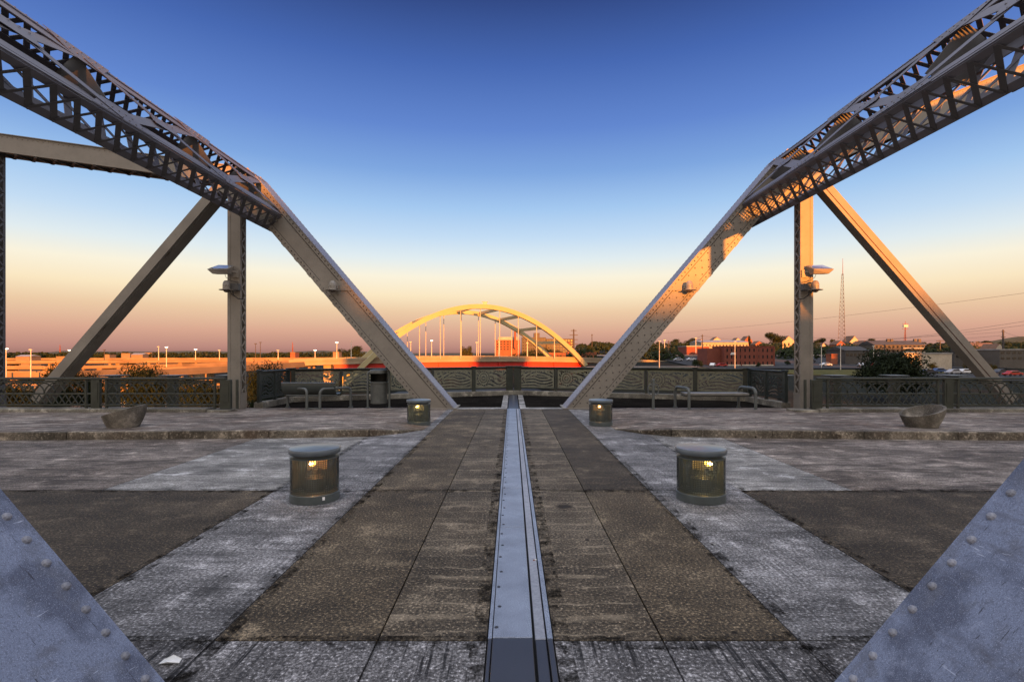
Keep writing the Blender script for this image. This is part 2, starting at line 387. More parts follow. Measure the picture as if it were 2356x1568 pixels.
# ------------------------------------------------------------------ expansion joint down the middle (one thing)
def joint():
    t = thing('expansion_joint', 'long pale blue-grey steel expansion joint running down the middle of the deck', 'expansion joint', (0, 3, 0))
    rnd = random.Random(3)
    y0, y1 = Y1, 16.36
    p = MB(); edges = [y0, 5.2, 6.7, 9.3, 12.4, y1]
    for a, b in zip(edges[:-1], edges[1:]): p.box(-.118, .125, a+.004, b-.004, -.05, .018)
    cp = obj('cover_plate', p, M['plate'], t, bevel=.003)
    s = MB(); s.box(.142, .206, y0, y1, -.05, .010); obj('side_plate', s, M['plate_side'], t, bevel=.003)
    a = MB(); a.box(-.146, -.124, y0, y1, -.05, .014); obj('edge_angle', a, M['plate'], t)
    a = MB(); a.box(.216, .248, y0, y1, -.05, .014); obj('edge_angle', a, M['plate'], t)
    sc = MB(); y = y0+.12; k = 0
    while y < y1-.1:
        for x in ((-.085,) if k % 2 else (-.098,)):
            sc.lathe([(.013, .0), (.013, .003), (.006, .004), (.005, .001)], (x, y, .0185), 10)
        y += .30 if k % 2 else .27; k += 1
    obj('screw', sc, M['plate_dark'], cp)['kind'] = 'stuff'
    d = MB(); d.box(-.118, .125, -2, y0-.004, -.05, .016); d.box(.142, .206, -2, y0-.004, -.05, .008); d.box(-.146, -.124, -2, y0-.004, -.05, .012); d.box(.216, .248, -2, y0-.004, -.05, .012)
    obj('dark_cover_plate', d, M['plate_dark'], t, bevel=.003, label='dark worn end section of the joint cover')
    e = MB(); e.box(-.12, .215, 16.365, 22.1, -.2, -.006); obj('overlook_cover_plate', e, M['plate_dark'], t)
    return t
joint()

# ------------------------------------------------------------------ trusses
def side_pts(s):
    """in-plane truss geometry of one side (X, z), measured at depth 16.4"""
    if s < 0:
        return dict(foot=(1.83, .02), A=(8.14, 7.42), B=(7.26, 6.07), C=(7.73, 5.66), vx=(8.50, 8.90), kn=(8.75, 7.35), ch=(16.2, 8.38), cd=((9.0, 7.4), (15.15, .25)), th=.53)
    return dict(foot=(1.70, .02), A=(8.50, 8.02), B=(7.25, 6.42), C=(7.87, 5.88), vx=(9.02, 9.42), kn=(9.1, 7.7), ch=(16.2, 10.55), cd=((9.75, 7.25), (15.9, .2)), th=.56)

def end_post(t, s, g, y0, y1, mat, covermat, rows=True, near=False):
    """sloping box member: front web, back web, cover plate on the upper face, flange angles, rivets"""
    f = Vector((g['foot'][0], 0, g['foot'][1])); A = Vector((g['A'][0], 0, g['A'][1]))
    d = (A-f).normalized(); n = Vector((d.z, 0, -d.x))      # n: in-plane, away from the cover (down and outward)
    Lg = (A-f).length; dep = .80
    S = lambda v, y: Vector((s*v.x, y, v.z))
    web = MB()
    def plate(a0, a1, n0, n1, ya, yb, mb=web):
        def cut(a, nn):                                     # cut the foot level with the deck
            p = f+d*a+n*nn
            return p
        c = [cut(a0, n0), cut(a1, n0), cut(a1, n1), cut(a0, n1)]
        if a0 == 0:
            for i in (0, 3):
                if c[i].z < .012 or True:
                    q = c[i]; k = (.012-q.z)/d.z; c[i] = q+d*k
        lo = [S(q, ya) for q in c]; hi = [S(q, yb) for q in c]
        if s > 0: lo, hi = hi, lo
        mb.hexa(lo+hi)
    plate(0, Lg+.25, .03, dep-.06, y0+.02, y0+.06); plate(0, Lg+.25, .03, dep-.06, y1-.06, y1-.02)
    fr = 0.018
    for n0, n1 in ((.018, .15), (dep-.19, dep-.045)):
        plate(0, Lg+.1, n0, n1, y0, y0+.022); plate(0, Lg+.1, n0, n1, y1-.022, y1)
    # outstanding lower flanges and batten plates on the underside
    plate(0, Lg, dep-.06, dep-.035, y0-.01, y0+.16); plate(0, Lg, dep-.06, dep-.035, y1-.16, y1+.01)
    a = .5
    while a < Lg-.3:
        plate(a, a+.14, dep-.034, dep-.022, y0-.012, y1+.012); a += .62
    sm = MB()
    for n0 in (.158, dep-.200): plate(.05, Lg, n0, n0+.012, y0+.008, y0+.0195, sm)
    # rivets on the front web
    rb = MB()
    step = .155
    k = 0; a = .10
    while a < Lg:
        for nn, on in ((.085, True), (dep-.12, True), (dep*.30, rows and k % 2 == 0), (dep*.5, rows and k % 2 == 1), (dep*.68, rows and k % 2 == 0)):
            if on:
                p = f+d*a+n*nn
                if p.z > .06: rb.rivet(S(p, y0-.0005 if nn in (.085, dep-.12) else y0+.0195), (0, -1, 0), .023)
        a += step; k += 1
    w = obj('end_post', web, mat, t)
    obj('rivet_rows', rb, M['rivet'], w)['kind'] = 'stuff'; obj('plate_seam', sm, M['seam'], w)
    cov = MB(); plate(0, Lg+.02, 0, .016, y0-.03, y1+.03, cov)
    plate(0, 1.9 if not near else Lg*.9, -.018, -.001, y0-.03, y1+.03, cov)
    cr = MB()
    a = .08; k = 0
    while a < Lg-.05:
        lift = -.018 if (a < 1.9 or near) else 0
        for yy in (y0+.05, y1-.045):
            p = f+d*a+n*lift
            if p.z > .05: cr.rivet(S(p, yy), (-s*n.x, 0, -n.z), .024)
        a += step; k += 1
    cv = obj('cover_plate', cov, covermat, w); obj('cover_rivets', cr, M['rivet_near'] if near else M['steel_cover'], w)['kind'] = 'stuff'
    q = f; base = MB()
    x0, x1 = s*(q.x-.10), s*(q.x+1.15)
    base.box(min(x0, x1), max(x0, x1), y0-.12, y1+.12, .005, .03); 
    if not near: obj('base_plate', base, mat, w)
    # band plate that carries the dome camera
    if not near:
        a = (3.95-f.z)/d.z
        bp = MB()
        c = [f+d*a+n*(-.022), f+d*(a-.33)+n*(-.022), None, None]
        z0, z1 = 4.02, 3.72
        pl = []
        for z in (z0, z1):
            for nn in (.0, dep-.03):
                p0 = f+n*nn; pl.append(p0+d*((z-p0.z)/d.z))
        bp.hexa([S(pl[i], y0-.012) for i in (2, 3, 1, 0)]+[S(pl[i], y0-.001) for i in (2, 3, 1, 0)])
        obj('band_plate', bp, mat, w)
    return w

def vertical_post(t, s, g, yf, mat):
    x0, x1 = g['vx']; lean = -.05*0
    z0, z1 = .0, g.get('top', 7.0 if s < 0 else 7.35)
    yb = yf+.36
    b = MB()
    X = lambda x: s*x
    def bx(xa, xb, ya, yb_, za, zb): b.box(min(X(xa), X(xb)), max(X(xa), X(xb)), ya, yb_, za, zb)
    bx(x0, x1, yf, yf+.02, z0, z1); bx(x0, x1, yb-.02, yb, z0, z1)
    for xx in (x0, x1-.012):                                # outstanding legs
        bx(xx, xx+.012, yf+.021, yf+.085, z0, z1); bx(xx, xx+.012, yb-.085, yb-.021, z0, z1)
    for xa in (x0, x1-.09): bx(xa, xa+.09, yf-.010, yf-.0005, z0, z1)
    bx(x0-.01, x1+.01, yf-.02, yb+.02, z0, .5-.0)
    z = .3
    while z < z1:
        for xx in (x0+.045, x1-.045): b.rivet((X(xx), yf-.0105, z), (0, -1, 0), .012)
        z += .3
    w = obj('vertical_post', b, mat, t)
    for xx in (x0-.008, x1+.008):
        lc = MB(); z = .52; up = True
        while z < z1-.3:
            a = (X(xx), yf+.05 if up else yb-.05, z); c = (X(xx), yb-.05 if up else yf+.05, z+.235)
            lc.bar(a, c, .055, .012, (1, 0, 0))
            z += .235; up = not up
        obj('post_lacing', lc, mat, w)
    ins = MB(); bx(x0+.10, x1-.10, yf+.10, yb-.10, .0, z1); obj('post_core', ins, M['seam'], w)
    return w

def counter_diagonal(t, s, g, y0, mat):
    (xa, za), (xb, zb) = g['cd']; a = Vector((s*xa, 0, za)); c = Vector((s*xb, 0, zb))
    b = MB(); w = .285
    def seg(ya, yb, ww):
        m = (ya+yb)/2; b.bar((a.x, m, a.z), (c.x, m, c.z), ww, yb-ya, (0, 1, 0))
    if s < 0: seg(y0, y0+.06, w); seg(y0+.17, y0+.58, w)
    else:
        w = .34; seg(y0, y0+.36, w)
        d_ = (c-a).normalized(); nn = Vector((d_.z, 0, -d_.x)); nn = nn if nn.z < 0 else -nn
        sm = MB(); o_ = nn*.055; sm.bar((a.x+o_.x, y0-.004, a.z+o_.z), (c.x+o_.x, y0-.004, c.z+o_.z), .022, .006, (0, 1, 0))
    w_ = obj('diagonal', b, mat, t); b2 = MB()
    if s > 0: obj('plate_seam', sm, M['rust_seam'], w_); return
    k = 0.0
    while k < 1:                                            # tie plates bridging the slit
        p = a.lerp(c, k); q = a.lerp(c, min(1, k+.012)); b2.bar((p.x, y0+.115, p.z), (q.x, y0+.115, q.z), w*.6, .108, (0, 1, 0)); obj('tie_plate', b2, mat, w_); b2 = MB(); k += .33

def top_chord(t, s, g, y0, y1, mat):
    (xa, za), (xb, zb) = g['kn'], g['ch']; th = g['th']
    ex = 1.9; k = (zb-za)/(xb-xa); xb += ex; zb += k*ex
    a = Vector((s*xa, 0, za)); c = Vector((s*xb, 0, zb)); d = (c-a).normalized(); up = Vector((-d.z, 0, d.x))
    if up.z < 0: up = -up
    b = MB()
    for ya, yb in ((y0, y0+.03), (y1-.03, y1)): b.bar((a.x, (ya+yb)/2, a.z), (c.x, (ya+yb)/2, c.z), th, yb-ya, (0, 1, 0))
    tp = up*(th/2+.012); m = (y0+y1)/2
    b.bar((a+tp+Vector((0, m, 0))), (c+tp+Vector((0, m, 0))), .022, y1-y0+.10, (0, 1, 0))
    for ya in (y0+.05, y1-.05): b.bar(a-up*(th/2+.008)+Vector((0, ya, 0)), c-up*(th/2+.008)+Vector((0, ya, 0)), .014, .14, (0, 1, 0))
    q = 0.06; n = int((c-a).length/.16)
    for i in range(n):
        p = a.lerp(c, (i+.5)/n)+up*(th/2-.07); b.rivet((p.x, y0-.001, p.z), (0, -1, 0), .018)
    w = obj('top_chord', b, mat, t)
    lc = MB(); n = int((c-a).length/.62)
    for i in range(n):
        p = a.lerp(c, i/n)-up*(th/2+.022); r = a.lerp(c, (i+1)/n)-up*(th/2+.022)
        lc.bar(p+Vector((0, y0+.02, 0)), r+Vector((0, y1-.02, 0)), .07, .012, up)
        lc.bar(p+Vector((0, y0+.02, 0)), p+Vector((0, y1-.02, 0)), .09, .05, up)
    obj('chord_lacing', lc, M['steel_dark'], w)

def portal_strut(t, s, g, y0, y1, mat):
    V = lambda k, y: Vector((s*g[k][0], y, g[k][1]))
    A, B, C = (Vector((s*g[k][0], 0, g[k][1])) for k in 'ABC'); D = A+(C-B)
    nAB = (A-B).normalized(); nCB = (B-C).normalized()       # directions in the section
    out = nCB                                               # outward normal of the A-B face points from C towards B
    at = lambda q, y: Vector((q.x, y, q.z))
    def flat(mb, p, q, w, h, nrm): mb.bar(p, q, w, h, nrm)
    ch = MB()
    PWA, PWB = .36, .30
    m = (y0+y1)/2
    # chord plates in the A-B face and their angles
    flat(ch, at(A-nAB*PWA/2, y0), at(A-nAB*PWA/2, y1), PWA, .02, out)
    flat(ch, at(B+nAB*PWB/2, y0), at(B+nAB*PWB/2, y1), PWB, .02, out)
    for q, w in ((B, .06), (A-nAB*.10, .012)): flat(ch, at(q+nAB*(.10 if w == .06 else 0)+out*.016, y0), at(q+nAB*(.10 if w == .06 else 0)+out*.016, y1), .05, .012, out)
    # angles in the B-C face
    flat(ch, at(B-out*.07-nAB*.012, y0), at(B-out*.07-nAB*.012, y1), .13, .018, nAB)
    flat(ch, at(C+out*.06-nAB*.012, y0), at(C+out*.06-nAB*.012, y1), .15, .018, nAB)
    # back face C-D and top face D-A
    flat(ch, at(C+nAB*.23, y0), at(C+nAB*.23, y1), .44, .018, out)
    flat(ch, at(D-nAB*.32, y0), at(D-nAB*.32, y1), .62, .018, out)
    flat(ch, at(D+out*.07+nAB*.010, y0), at(D+out*.07+nAB*.010, y1), .13, .018, nAB)
    flat(ch, at(A-out*.08+nAB*.010, y0), at(A-out*.08+nAB*.010, y1), .14, .018, nAB)
    root = obj('portal_strut', ch, mat, t)
    # X bracing bars, node gussets, crossing splice plates with rivets on the A-B face
    br = MB(); rv = MB(); P0 = 15.0; per = 3.5
    ys = []
    yc = P0
    while yc > y0: ys.append(yc); yc -= per
    la = B+nAB*.13+out*.013; ua = A-nAB*.15+out*.013
    mid = (la+ua)/2
    for yc in ys:
        h = per/2
        ya, yb = max(yc-h, y0+.05), min(yc+h, y1-.05)
        flat(br, at(la, ya), at(ua, yb), .23, .014, out)
        flat(br, at(la+out*.016, yb), at(ua+out*.016, ya), .23, .014, out)
        for a_, b_ in ((la, ua),):
            for q in (.0,):
                gs = MB(); gs.bar(at(mid+out*.030, yc-.42)+nAB*.0, at(mid+out*.030, yc+.42), .34, .012, out); obj('splice_plate', gs, mat, root)
        for i in range(5):
            for e in (-.11, .11): rv.rivet(at(mid+out*.0365+nAB*e, yc-.34+i*.17), out, .02)
    yn = P0+per/2
    while yn > y0-.5:
        for q, sg in ((B, 1), (A, -1)):
            q = q+nAB*sg*.02; pl = [at(q+out*.0292, yn-.75), at(q+nAB*sg*.36+out*.0292, yn-.32), at(q+nAB*sg*.36+out*.0292, yn+.32), at(q+out*.0292, yn+.75)]
            if y0 < yn-.8 and yn+.8 < y1: gs = MB(); gs.prism(pl, out*.006); obj('gusset_plate', gs, mat, root)
            for i in range(7):
                for e in (.07, .2):
                    yy = yn-.5+i*.17
                    if y0 < yy < y1 and (e < .1 or abs(yy-yn) < .35): rv.rivet(at(q+nAB*sg*e+out*.0355, yy), out, .02)
        yn -= per
    y = y0+.1
    while y < y1:                                           # rivet lines along both chords
        for q, sg in ((B, 1), (A, -1)): rv.rivet(at(q+nAB*sg*.05+out*.0105, y), out, .016)
        y += .2
    obj('cross_bracing', br, mat, root); obj('rivet_rows', rv, mat, root)['kind'] = 'stuff'
    # N lacing on the B-C face: posts every .46 m, flats spanning two bays
    lc = MB(); st = .46; n = int((y1-y0)/st)
    bb = B-out*.05-nAB*.028; cc = C+out*.05-nAB*.028
    for i in range(n+1):
        y = y1-.05-i*st
        if i >= 1:
            flat(lc, at(bb, y), at(cc, y+st), .10, .012, nAB); flat(lc, at(cc-nAB*.014, y), at(bb-nAB*.014, y+st), .055, .010, nAB)
    y = y1-.05
    while y > y0:
        lc.rivet(at(cc-nAB*.02-out*.03, y), -nAB, .022); y -= st
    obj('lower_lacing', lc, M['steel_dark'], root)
    # lattice of the hidden faces, seen through the near ones
    hl = MB(); st = .78; n = int((y1-y0)/st)
    dd = D-nAB*.12-out*.012; c2 = C+nAB*.12-out*.012; au = A-out*.06+nAB*.022; du = D+out*.06+nAB*.022
    for i in range(n):
        ya, yb = y1-.05-i*st, y1-.05-(i+1)*st
        flat(hl, at(c2, ya), at(dd, yb), .14, .012, out); flat(hl, at(dd-out*.014, ya), at(c2-out*.014, yb), .14, .012, out)
        for q_ in (0, .5):
            yc_, yd_ = ya-st*q_, ya-st*(q_+.5)
            flat(hl, at(au, yc_), at(du, yd_), .10, .012, nAB); flat(hl, at(du+nAB*.014, yc_), at(au+nAB*.014, yd_), .10, .010, nAB)
    obj('back_lacing', hl, mat, root)
    # diaphragm plates across the box
    for yd in (15.6, 13.25, 9.75, 6.25):
        hi_ = .97
        a0 = B+(A-B)*.36-out*.03; a1 = B+(A-B)*hi_-out*.03; a2 = C+(D-C)*hi_+out*.03; a3 = C+(D-C)*.52+out*.03
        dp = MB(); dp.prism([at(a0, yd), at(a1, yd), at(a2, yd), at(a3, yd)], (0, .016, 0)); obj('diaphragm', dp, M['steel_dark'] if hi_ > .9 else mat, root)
    # big gusset at the knuckle
    return root

M['rust_seam'] = simple('rusty_seam', (.06, .018, .010), .8)
FY0, FY1 = 16.40, 17.32        # far truss, front and back of its box members
NY0, NY1 = 1.72, 2.70          # near truss
for s in (-1, 1):
    g = side_pts(s)
    t = thing('bridge_truss', 'grey shaded riveted steel truss rising to the left over the deck' if s < 0 else 'riveted steel truss rising to the right, lit orange by the low sun', 'truss', (s*2.2, FY0, 0), 'riveted steel trusses over the deck')
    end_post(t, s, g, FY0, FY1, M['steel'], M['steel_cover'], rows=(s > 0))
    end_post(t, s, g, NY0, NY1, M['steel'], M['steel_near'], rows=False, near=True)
    vertical_post(t, s, g, FY0-.08, M['steel']); counter_diagonal(t, s, g, FY0+.10, M['steel'])
    vertical_post(t, s, g, NY0+.3, M['steel']); counter_diagonal(t, s, g, NY0+.3, M['steel'])
    top_chord(t, s, g, FY0+.02, FY1-.22, M['steel']); top_chord(t, s, g, NY0+.02, NY1-.22, M['steel'])
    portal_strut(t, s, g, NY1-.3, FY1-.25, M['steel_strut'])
    A = Vector((s*g['A'][0], 0, g['A'][1])); K = Vector((s*g['kn'][0], 0, g['kn'][1]))
    for y in (FY0-.014, FY1+.004, NY0-.014, NY1+.004):
        pl = [(s*(g['B'][0]+.12), y, g['B'][1]-.02), (s*g['A'][0], y, g['A'][1]-.06), (s*(g['kn'][0]+.55), y, g['kn'][1]+.2), (s*(g['vx'][1]+.35), y, g['kn'][1]-.45), (s*(g['vx'][0]+.05), y, g['kn'][1]-.95), (s*(g['C'][0]+.25), y, g['C'][1]+.12)]
        gp = MB(); gp.prism(pl, (0, .010, 0)); obj('knuckle_gusset', gp, M['steel'], t)
    if s < 0:                                               # next vertical post of the left truss at the edge of the picture
        g2 = dict(g); g2['vx'] = (16.27, 16.67); g2['top'] = 8.25; vertical_post(t, s, g2, FY0, M['steel_dark'])

# ------------------------------------------------------------------ floodlights and dome cameras on the posts
def floodlight(s, label):
    g = side_pts(s); xin, xout = g['vx']; z = 4.33
    t = thing('floodlight', label, 'floodlight', (s*(xin+.25), FY0-.1, z), 'floodlights on the vertical posts')
    X = lambda x: s*x
    y = FY0-.20
    h = MB()                                                # open-topped trough head pointing up and outward
    w = [(xin+.20, z-.02), (xin+.92, z-.10)]
    def q(x, yy, zz): return (X(x), yy, zz)
    lo = [q(xin+.20, y-.02, z-.14), q(xin+.56, y-.16, z-.16), q(xin+.58, y-.40, z-.18), q(xin+.20, y-.24, z-.16)]
    hi = [q(xin+.13, y+.06, z+.15), q(xin+.58, y-.10, z+.14), q(xin+.71, y-.48, z-.05), q(xin+.17, y-.32, z-.02)]
    if s < 0: lo.reverse(); hi.reverse()
    h.hexa(lo+hi); hd = obj('head', h, M['camera'], t, bevel=.012)
    gl = MB(); c = sum((Vector(v) for v in hi), Vector())/4
    gl.prism([c+(Vector(v)-c)*.86+Vector((0, 0, .004)) for v in hi], (0, 0, .008)); obj('lens', gl, M['lens'], hd)
    a = MB(); a.bar((X(xin+.10), FY0-.09, z-.05), (X(xin+.30), y-.10, z-.03), .07, .06, (0, 0, 1)); a.box(min(X(xin+.03), X(xin+.20)), max(X(xin+.03), X(xin+.20)), FY0-.13, FY0-.092, z-.22, z+.02)
    obj('bracket', a, M['camera'], t)
    cb = MB(); pts = [(X(xin+.34+.02), y-.12, z-.12), (X(xin+.34), y-.08, z-.24), (X(xin+.22), y+.02, z-.34), (X(xin+.04), FY0-.10, z-.37)]
    cb.tube(pts, .008, 6); obj('cable', cb, M['black'], t)
def dome_camera(loc, s, label, box=True):
    x, y, z = loc
    t = thing('security_camera', label, 'security camera', loc, 'dome security cameras on the truss')
    c = MB(); c.lathe([(.112, .02), (.112, .09), (.104, .095), (.104, .105), (.112, .11), (.110, .17), (.095, .235), (.06, .28), (.0, .295)], (x, y, z), 20)
    obj('housing', c, M['camera'], t, smooth=True)
    b = MB(); b.lathe([(.10, -.005), (.215, -.008), (.215, .004), (.12, .022)], (x, y, z), 24); obj('brim', b, M['camera'], t, smooth=True)
    d = MB(); d.lathe([(.0, -.085), (.05, -.075), (.085, -.045), (.10, -.006)], (x, y, z), 20); obj('dome', d, M['dome'], t, smooth=True)
    if box:
        k = MB(); xa, xb = x-s*.10, x-s*.34
        k.box(min(xa, xb), max(xa, xb), y+.02, y+.20, z-.005, z+.20); obj('mounting_box', k, M['camdark'], t, bevel=.01)
        cb = MB(); cb.tube([(x-s*.16, y+.05, z-.01), (x-s*.18, y+.05, z-.15), (x-s*.30, y+.1, z-.26), (x-s*.46, y+.2, z-.27)], .016, 6)
        cb.tube([(x-s*.10, y+.02, z-.03), (x-s*.12, y+.05, z-.13), (x-s*.24, y+.12, z-.22)], .010, 6); obj('cable', cb, M['black'], t)
    else:
        k = MB(); k.box(min(x+s*.02, x-s*.12), max(x+s*.02, x-s*.12), y+.08, y+.22, z+.05, z+.19); obj('mounting_box', k, M['camera'], t, bevel=.01)
m_, t_, b_ = new_mat('floodlight_lens'); b_.inputs['Base Color'].default_value = (.45, .5, .6, 1); b_.inputs['Roughness'].default_value = .08; b_.inputs['Metallic'].default_value = .8; M['lens'] = m_
m_, t_, b_ = new_mat('smoked_dome'); b_.inputs['Base Color'].default_value = (.10, .08, .07, 1); b_.inputs['Roughness'].default_value = .08; M['dome'] = m_
floodlight(-1, 'grey trough floodlight on the shaded left vertical post'); floodlight(1, 'sunlit trough floodlight on the right vertical post')
dome_camera((-8.80, FY0-.32, 3.70), -1, 'dome security camera with cables on the left vertical post')
dome_camera((9.35, FY0-.32, 3.70), 1, 'sunlit dome security camera on the right vertical post')
dome_camera(tuple(P(765, 667, FY0-.24)), -1, 'dome security camera on the left sloping end post', False)
dome_camera(tuple(P(1586, 667, FY0-.24)), 1, 'dome security camera on the right sloping end post', False)
# ------------------------------------------------------------------ railings beside the trusses
def ornate_railing(s, xa, posts, label):
    Y = 15.5
    t = thing('ornate_railing', label, 'railing', (s*posts[0], Y, .14), 'arched steel railings')
    X = lambda x: s*x
    def bx(mb, a, b, y0, y1, z0, z1): mb.box(min(X(a), X(b)), max(X(a), X(b)), y0, y1, z0, z1)
    zt, zm, zb = 1.03, .545, .215
    r = MB(); bx(r, posts[0], posts[-1], Y-.06, Y+.06, zt-.065, zt); bx(r, posts[0], posts[-1], Y-.025, Y+.025, zt-.125, zt-.09); obj('top_rail', r, M['rail'], t, bevel=.012)
    r = MB(); bx(r, posts[0], posts[-1], Y-.025, Y+.025, zm-.02, zm+.025); obj('middle_rail', r, M['rail'], t)
    r = MB(); bx(r, posts[0], posts[-1], Y-.03, Y+.03, zb-.025, zb+.02); obj('bottom_rail', r, M['rail'], t)
    for k, x in enumerate(posts):
        p = MB(); hw = .13 if k else .16
        bx(p, x-hw, x+hw, Y-.055, Y+.055, .10, zt-.066)
        for e in (-1, 1): bx(p, x+e*(hw+.17)-.03, x+e*(hw+.17)+.03, Y-.035, Y+.035, .10, zt-.066)
        po = obj('post', p, M['rail'], t, bevel=.006)
        b = MB(); bx(b, x-hw+.05, x+hw-.05, Y-.066, Y-.0555, .30, zt-.16); obj('face_panel', b, M['rail'], po)
    for xa_, xb_ in zip(posts[:-1], posts[1:]):
        tr = MB(); la = MB()
        a, b = xa_+.34, xb_-.34; n = round((b-a)/.30); sp = (b-a)/n; h = zt-.13-zm-.03
        for i in range(n+1):
            x = a+sp*i
            for sg in (-1, 1):
                pts = []
                for j in range(10):
                    th = j/9*math.pi/2*.98
                    xx = x+sg*sp*1.55*(1-math.cos(th)); zz = zm+.02+h*math.sin(th)
                    if a-.01 <= xx <= b+.01: pts.append((X(xx), Y, zz))
                for p, q in zip(pts[:-1], pts[1:]): tr.bar(p, q, .030, .026, (0, 1, 0))
        n = round((b-a)/.20); sp = (b-a)/n
        for i in range(n):
            x = a+sp*i
            la.bar((X(x), Y-.004, zb+.02), (X(x+sp), Y-.004, zm-.02), .027, .018, (0, 1, 0))
            la.bar((X(x), Y+.013, zm-.02), (X(x+sp), Y+.013, zb+.02), .027, .018, (0, 1, 0))
        obj('arch_tracery', tr, M['rail'], t); obj('lattice', la, M['rail'], t)
ornate_railing(-1, None, [8.50, 12.35, 16.35, 20.35], 'olive green arched railing left of the shaded vertical post')
ornate_railing(1, None, [9.04, 12.95, 17.0, 21.0], 'olive green arched railing right of the sunlit vertical post')
for s, a, lab in ((-1, 8.95, 'stained concrete parapet kerb under the left arched railing'), (1, 9.0, 'stained concrete parapet kerb under the right arched railing')):
    k = MB(); x0, x1 = s*a, s*23
    k.box(min(x0, x1), max(x0, x1), 15.22, 15.82, -.1, .12)
    x0, x1 = s*8.3, s*(a-.012)
    k.box(min(x0, x1), max(x0, x1), 15.25, 15.80, -.1, .085)
    tag(obj('parapet_kerb', k, M['curb2'], None, bevel=.02, seg=2), lab, 'kerb')
proto = None
for x, s in ((-9.9, -1), (-11.9, -1), (-13.95, -1), (9.5, 1), (11.35, 1), (13.4, 1), (15.45, 1)):
    lab = 'square capped pilaster of the outer parapet behind the arched railing'
    if proto is None:
        proto = thing('pilaster', lab, 'pilaster', (x, 18.3, 0), 'capped pilasters behind the arched railings')
        b = MB(); b.box(x-.13, x+.13, 18.17, 18.43, -.6, .93); obj('shaft', b, M['rail'], proto, bevel=.01)
        b = MB(); b.box(x-.32, x+.32, 17.98, 18.62, .952, .985); b.box(x-.2, x+.2, 18.10, 18.5, .931, .951); obj('cap', b, M['bin'], proto, bevel=.012)
    else: dup(proto, (x, 18.3, 0))

# ------------------------------------------------------------------ overlook railing with cut-out relief panels
def fr(a): return a-math.floor(a)
def vnoise(x, y, seed):
    xi, yi = math.floor(x), math.floor(y); fx, fy = x-xi, y-yi
    def h(i, j): return fr(math.sin(i*127.1+j*311.7+seed*74.7)*43758.5453)
    fx = fx*fx*(3-2*fx); fy = fy*fy*(3-2*fy)
    return (h(xi, yi)*(1-fx)+h(xi+1, yi)*fx)*(1-fy)+(h(xi, yi+1)*(1-fx)+h(xi+1, yi+1)*fx)*fy
def solid(u, v, kind):
    """abstract river-and-hills relief: True where the sheet is left standing"""
    n = vnoise(u*3.1, v*3.1, kind); n2 = vnoise(u*9, v*9, kind+5)
    if kind == 1:                                        # concentric ripples at one end, dashes and waves beside them
        r = math.hypot(u-.42, v-.40)
        if r < .33: return fr((r+.012*n2)/.11) < .55 or abs(fr(math.atan2(v-.40, u-.42)*2.9)-.5) < .10
        if .62 < v < .665: return fr(u*5.5+n) < .45
        if v > .50: return fr((v+.05*math.sin(u*5+n*4)+.04*n)/.15) < .58 or n2 > .72
        if .33 < v <= .40 and u > .85: return fr(u*9) < .50
        if v <= .26: return fr((v+.055*math.sin(u*6.2)+.08*n)/.13) < .55
        return fr((v*1.1+u*.35+.10*n)/.17) < .62 or n2 > .7
    if v > .66: return fr(u*7+n*1.5) > .28 or v > .70
    y0 = .34+.14*math.sin(u*2.4-1.0)+.05*n
    if v > y0: return fr((v-.28*math.sin(u*1.9-.6)+.07*n)/.15) < .58 or n2 > .74
    if u < .5 and v > .2: return fr((u*.9+v*.5+.12*n)/.15) < .56
    return fr((v+.045*math.sin(u*5.1+1.3)+.09*n)/.13) < .55
def relief_mesh(kind, w, h):
    c = .0125; nx, nz = int(w/c), int(h/c); mb = MB(); g = [[0]*nz for _ in range(nx)]
    for i in range(nx):
        for j in range(nz):
            u, v = (i+.5)*c, (j+.5)*c
            g[i][j] = (u < .05 or u > w-.05 or v < .045 or v > h-.045) or solid(u*1.9/w, v*.76/h, kind)
    # merge runs along x into thin boxes
    for j in range(nz):
        i = 0
        while i < nx:
            if g[i][j]:
                k = i
                while k < nx and g[k][j]: k += 1
                x0, x1, z0, z1 = i*c, k*c, j*c, (j+1)*c
                b = len(mb.v)
                mb.v += [(x0, 0, z0), (x1, 0, z0), (x1, 0, z1), (x0, 0, z1), (x0, .02, z0), (x1, .02, z0), (x1, .02, z1), (x0, .02, z1)]
                mb.f += [(b, b+1, b+2, b+3), (b+5, b+4, b+7, b+6), (b+4, b, b+3, b+7), (b+1, b+5, b+6, b+2), (b+3, b+2, b+6, b+7), (b+4, b+5, b+1, b)]
                i = k
            else: i += 1
    me = bpy.data.meshes.new('relief_panel'); me.from_pydata(mb.v, [], mb.f); me.update(); return me
RH = .70
RELIEF = {}
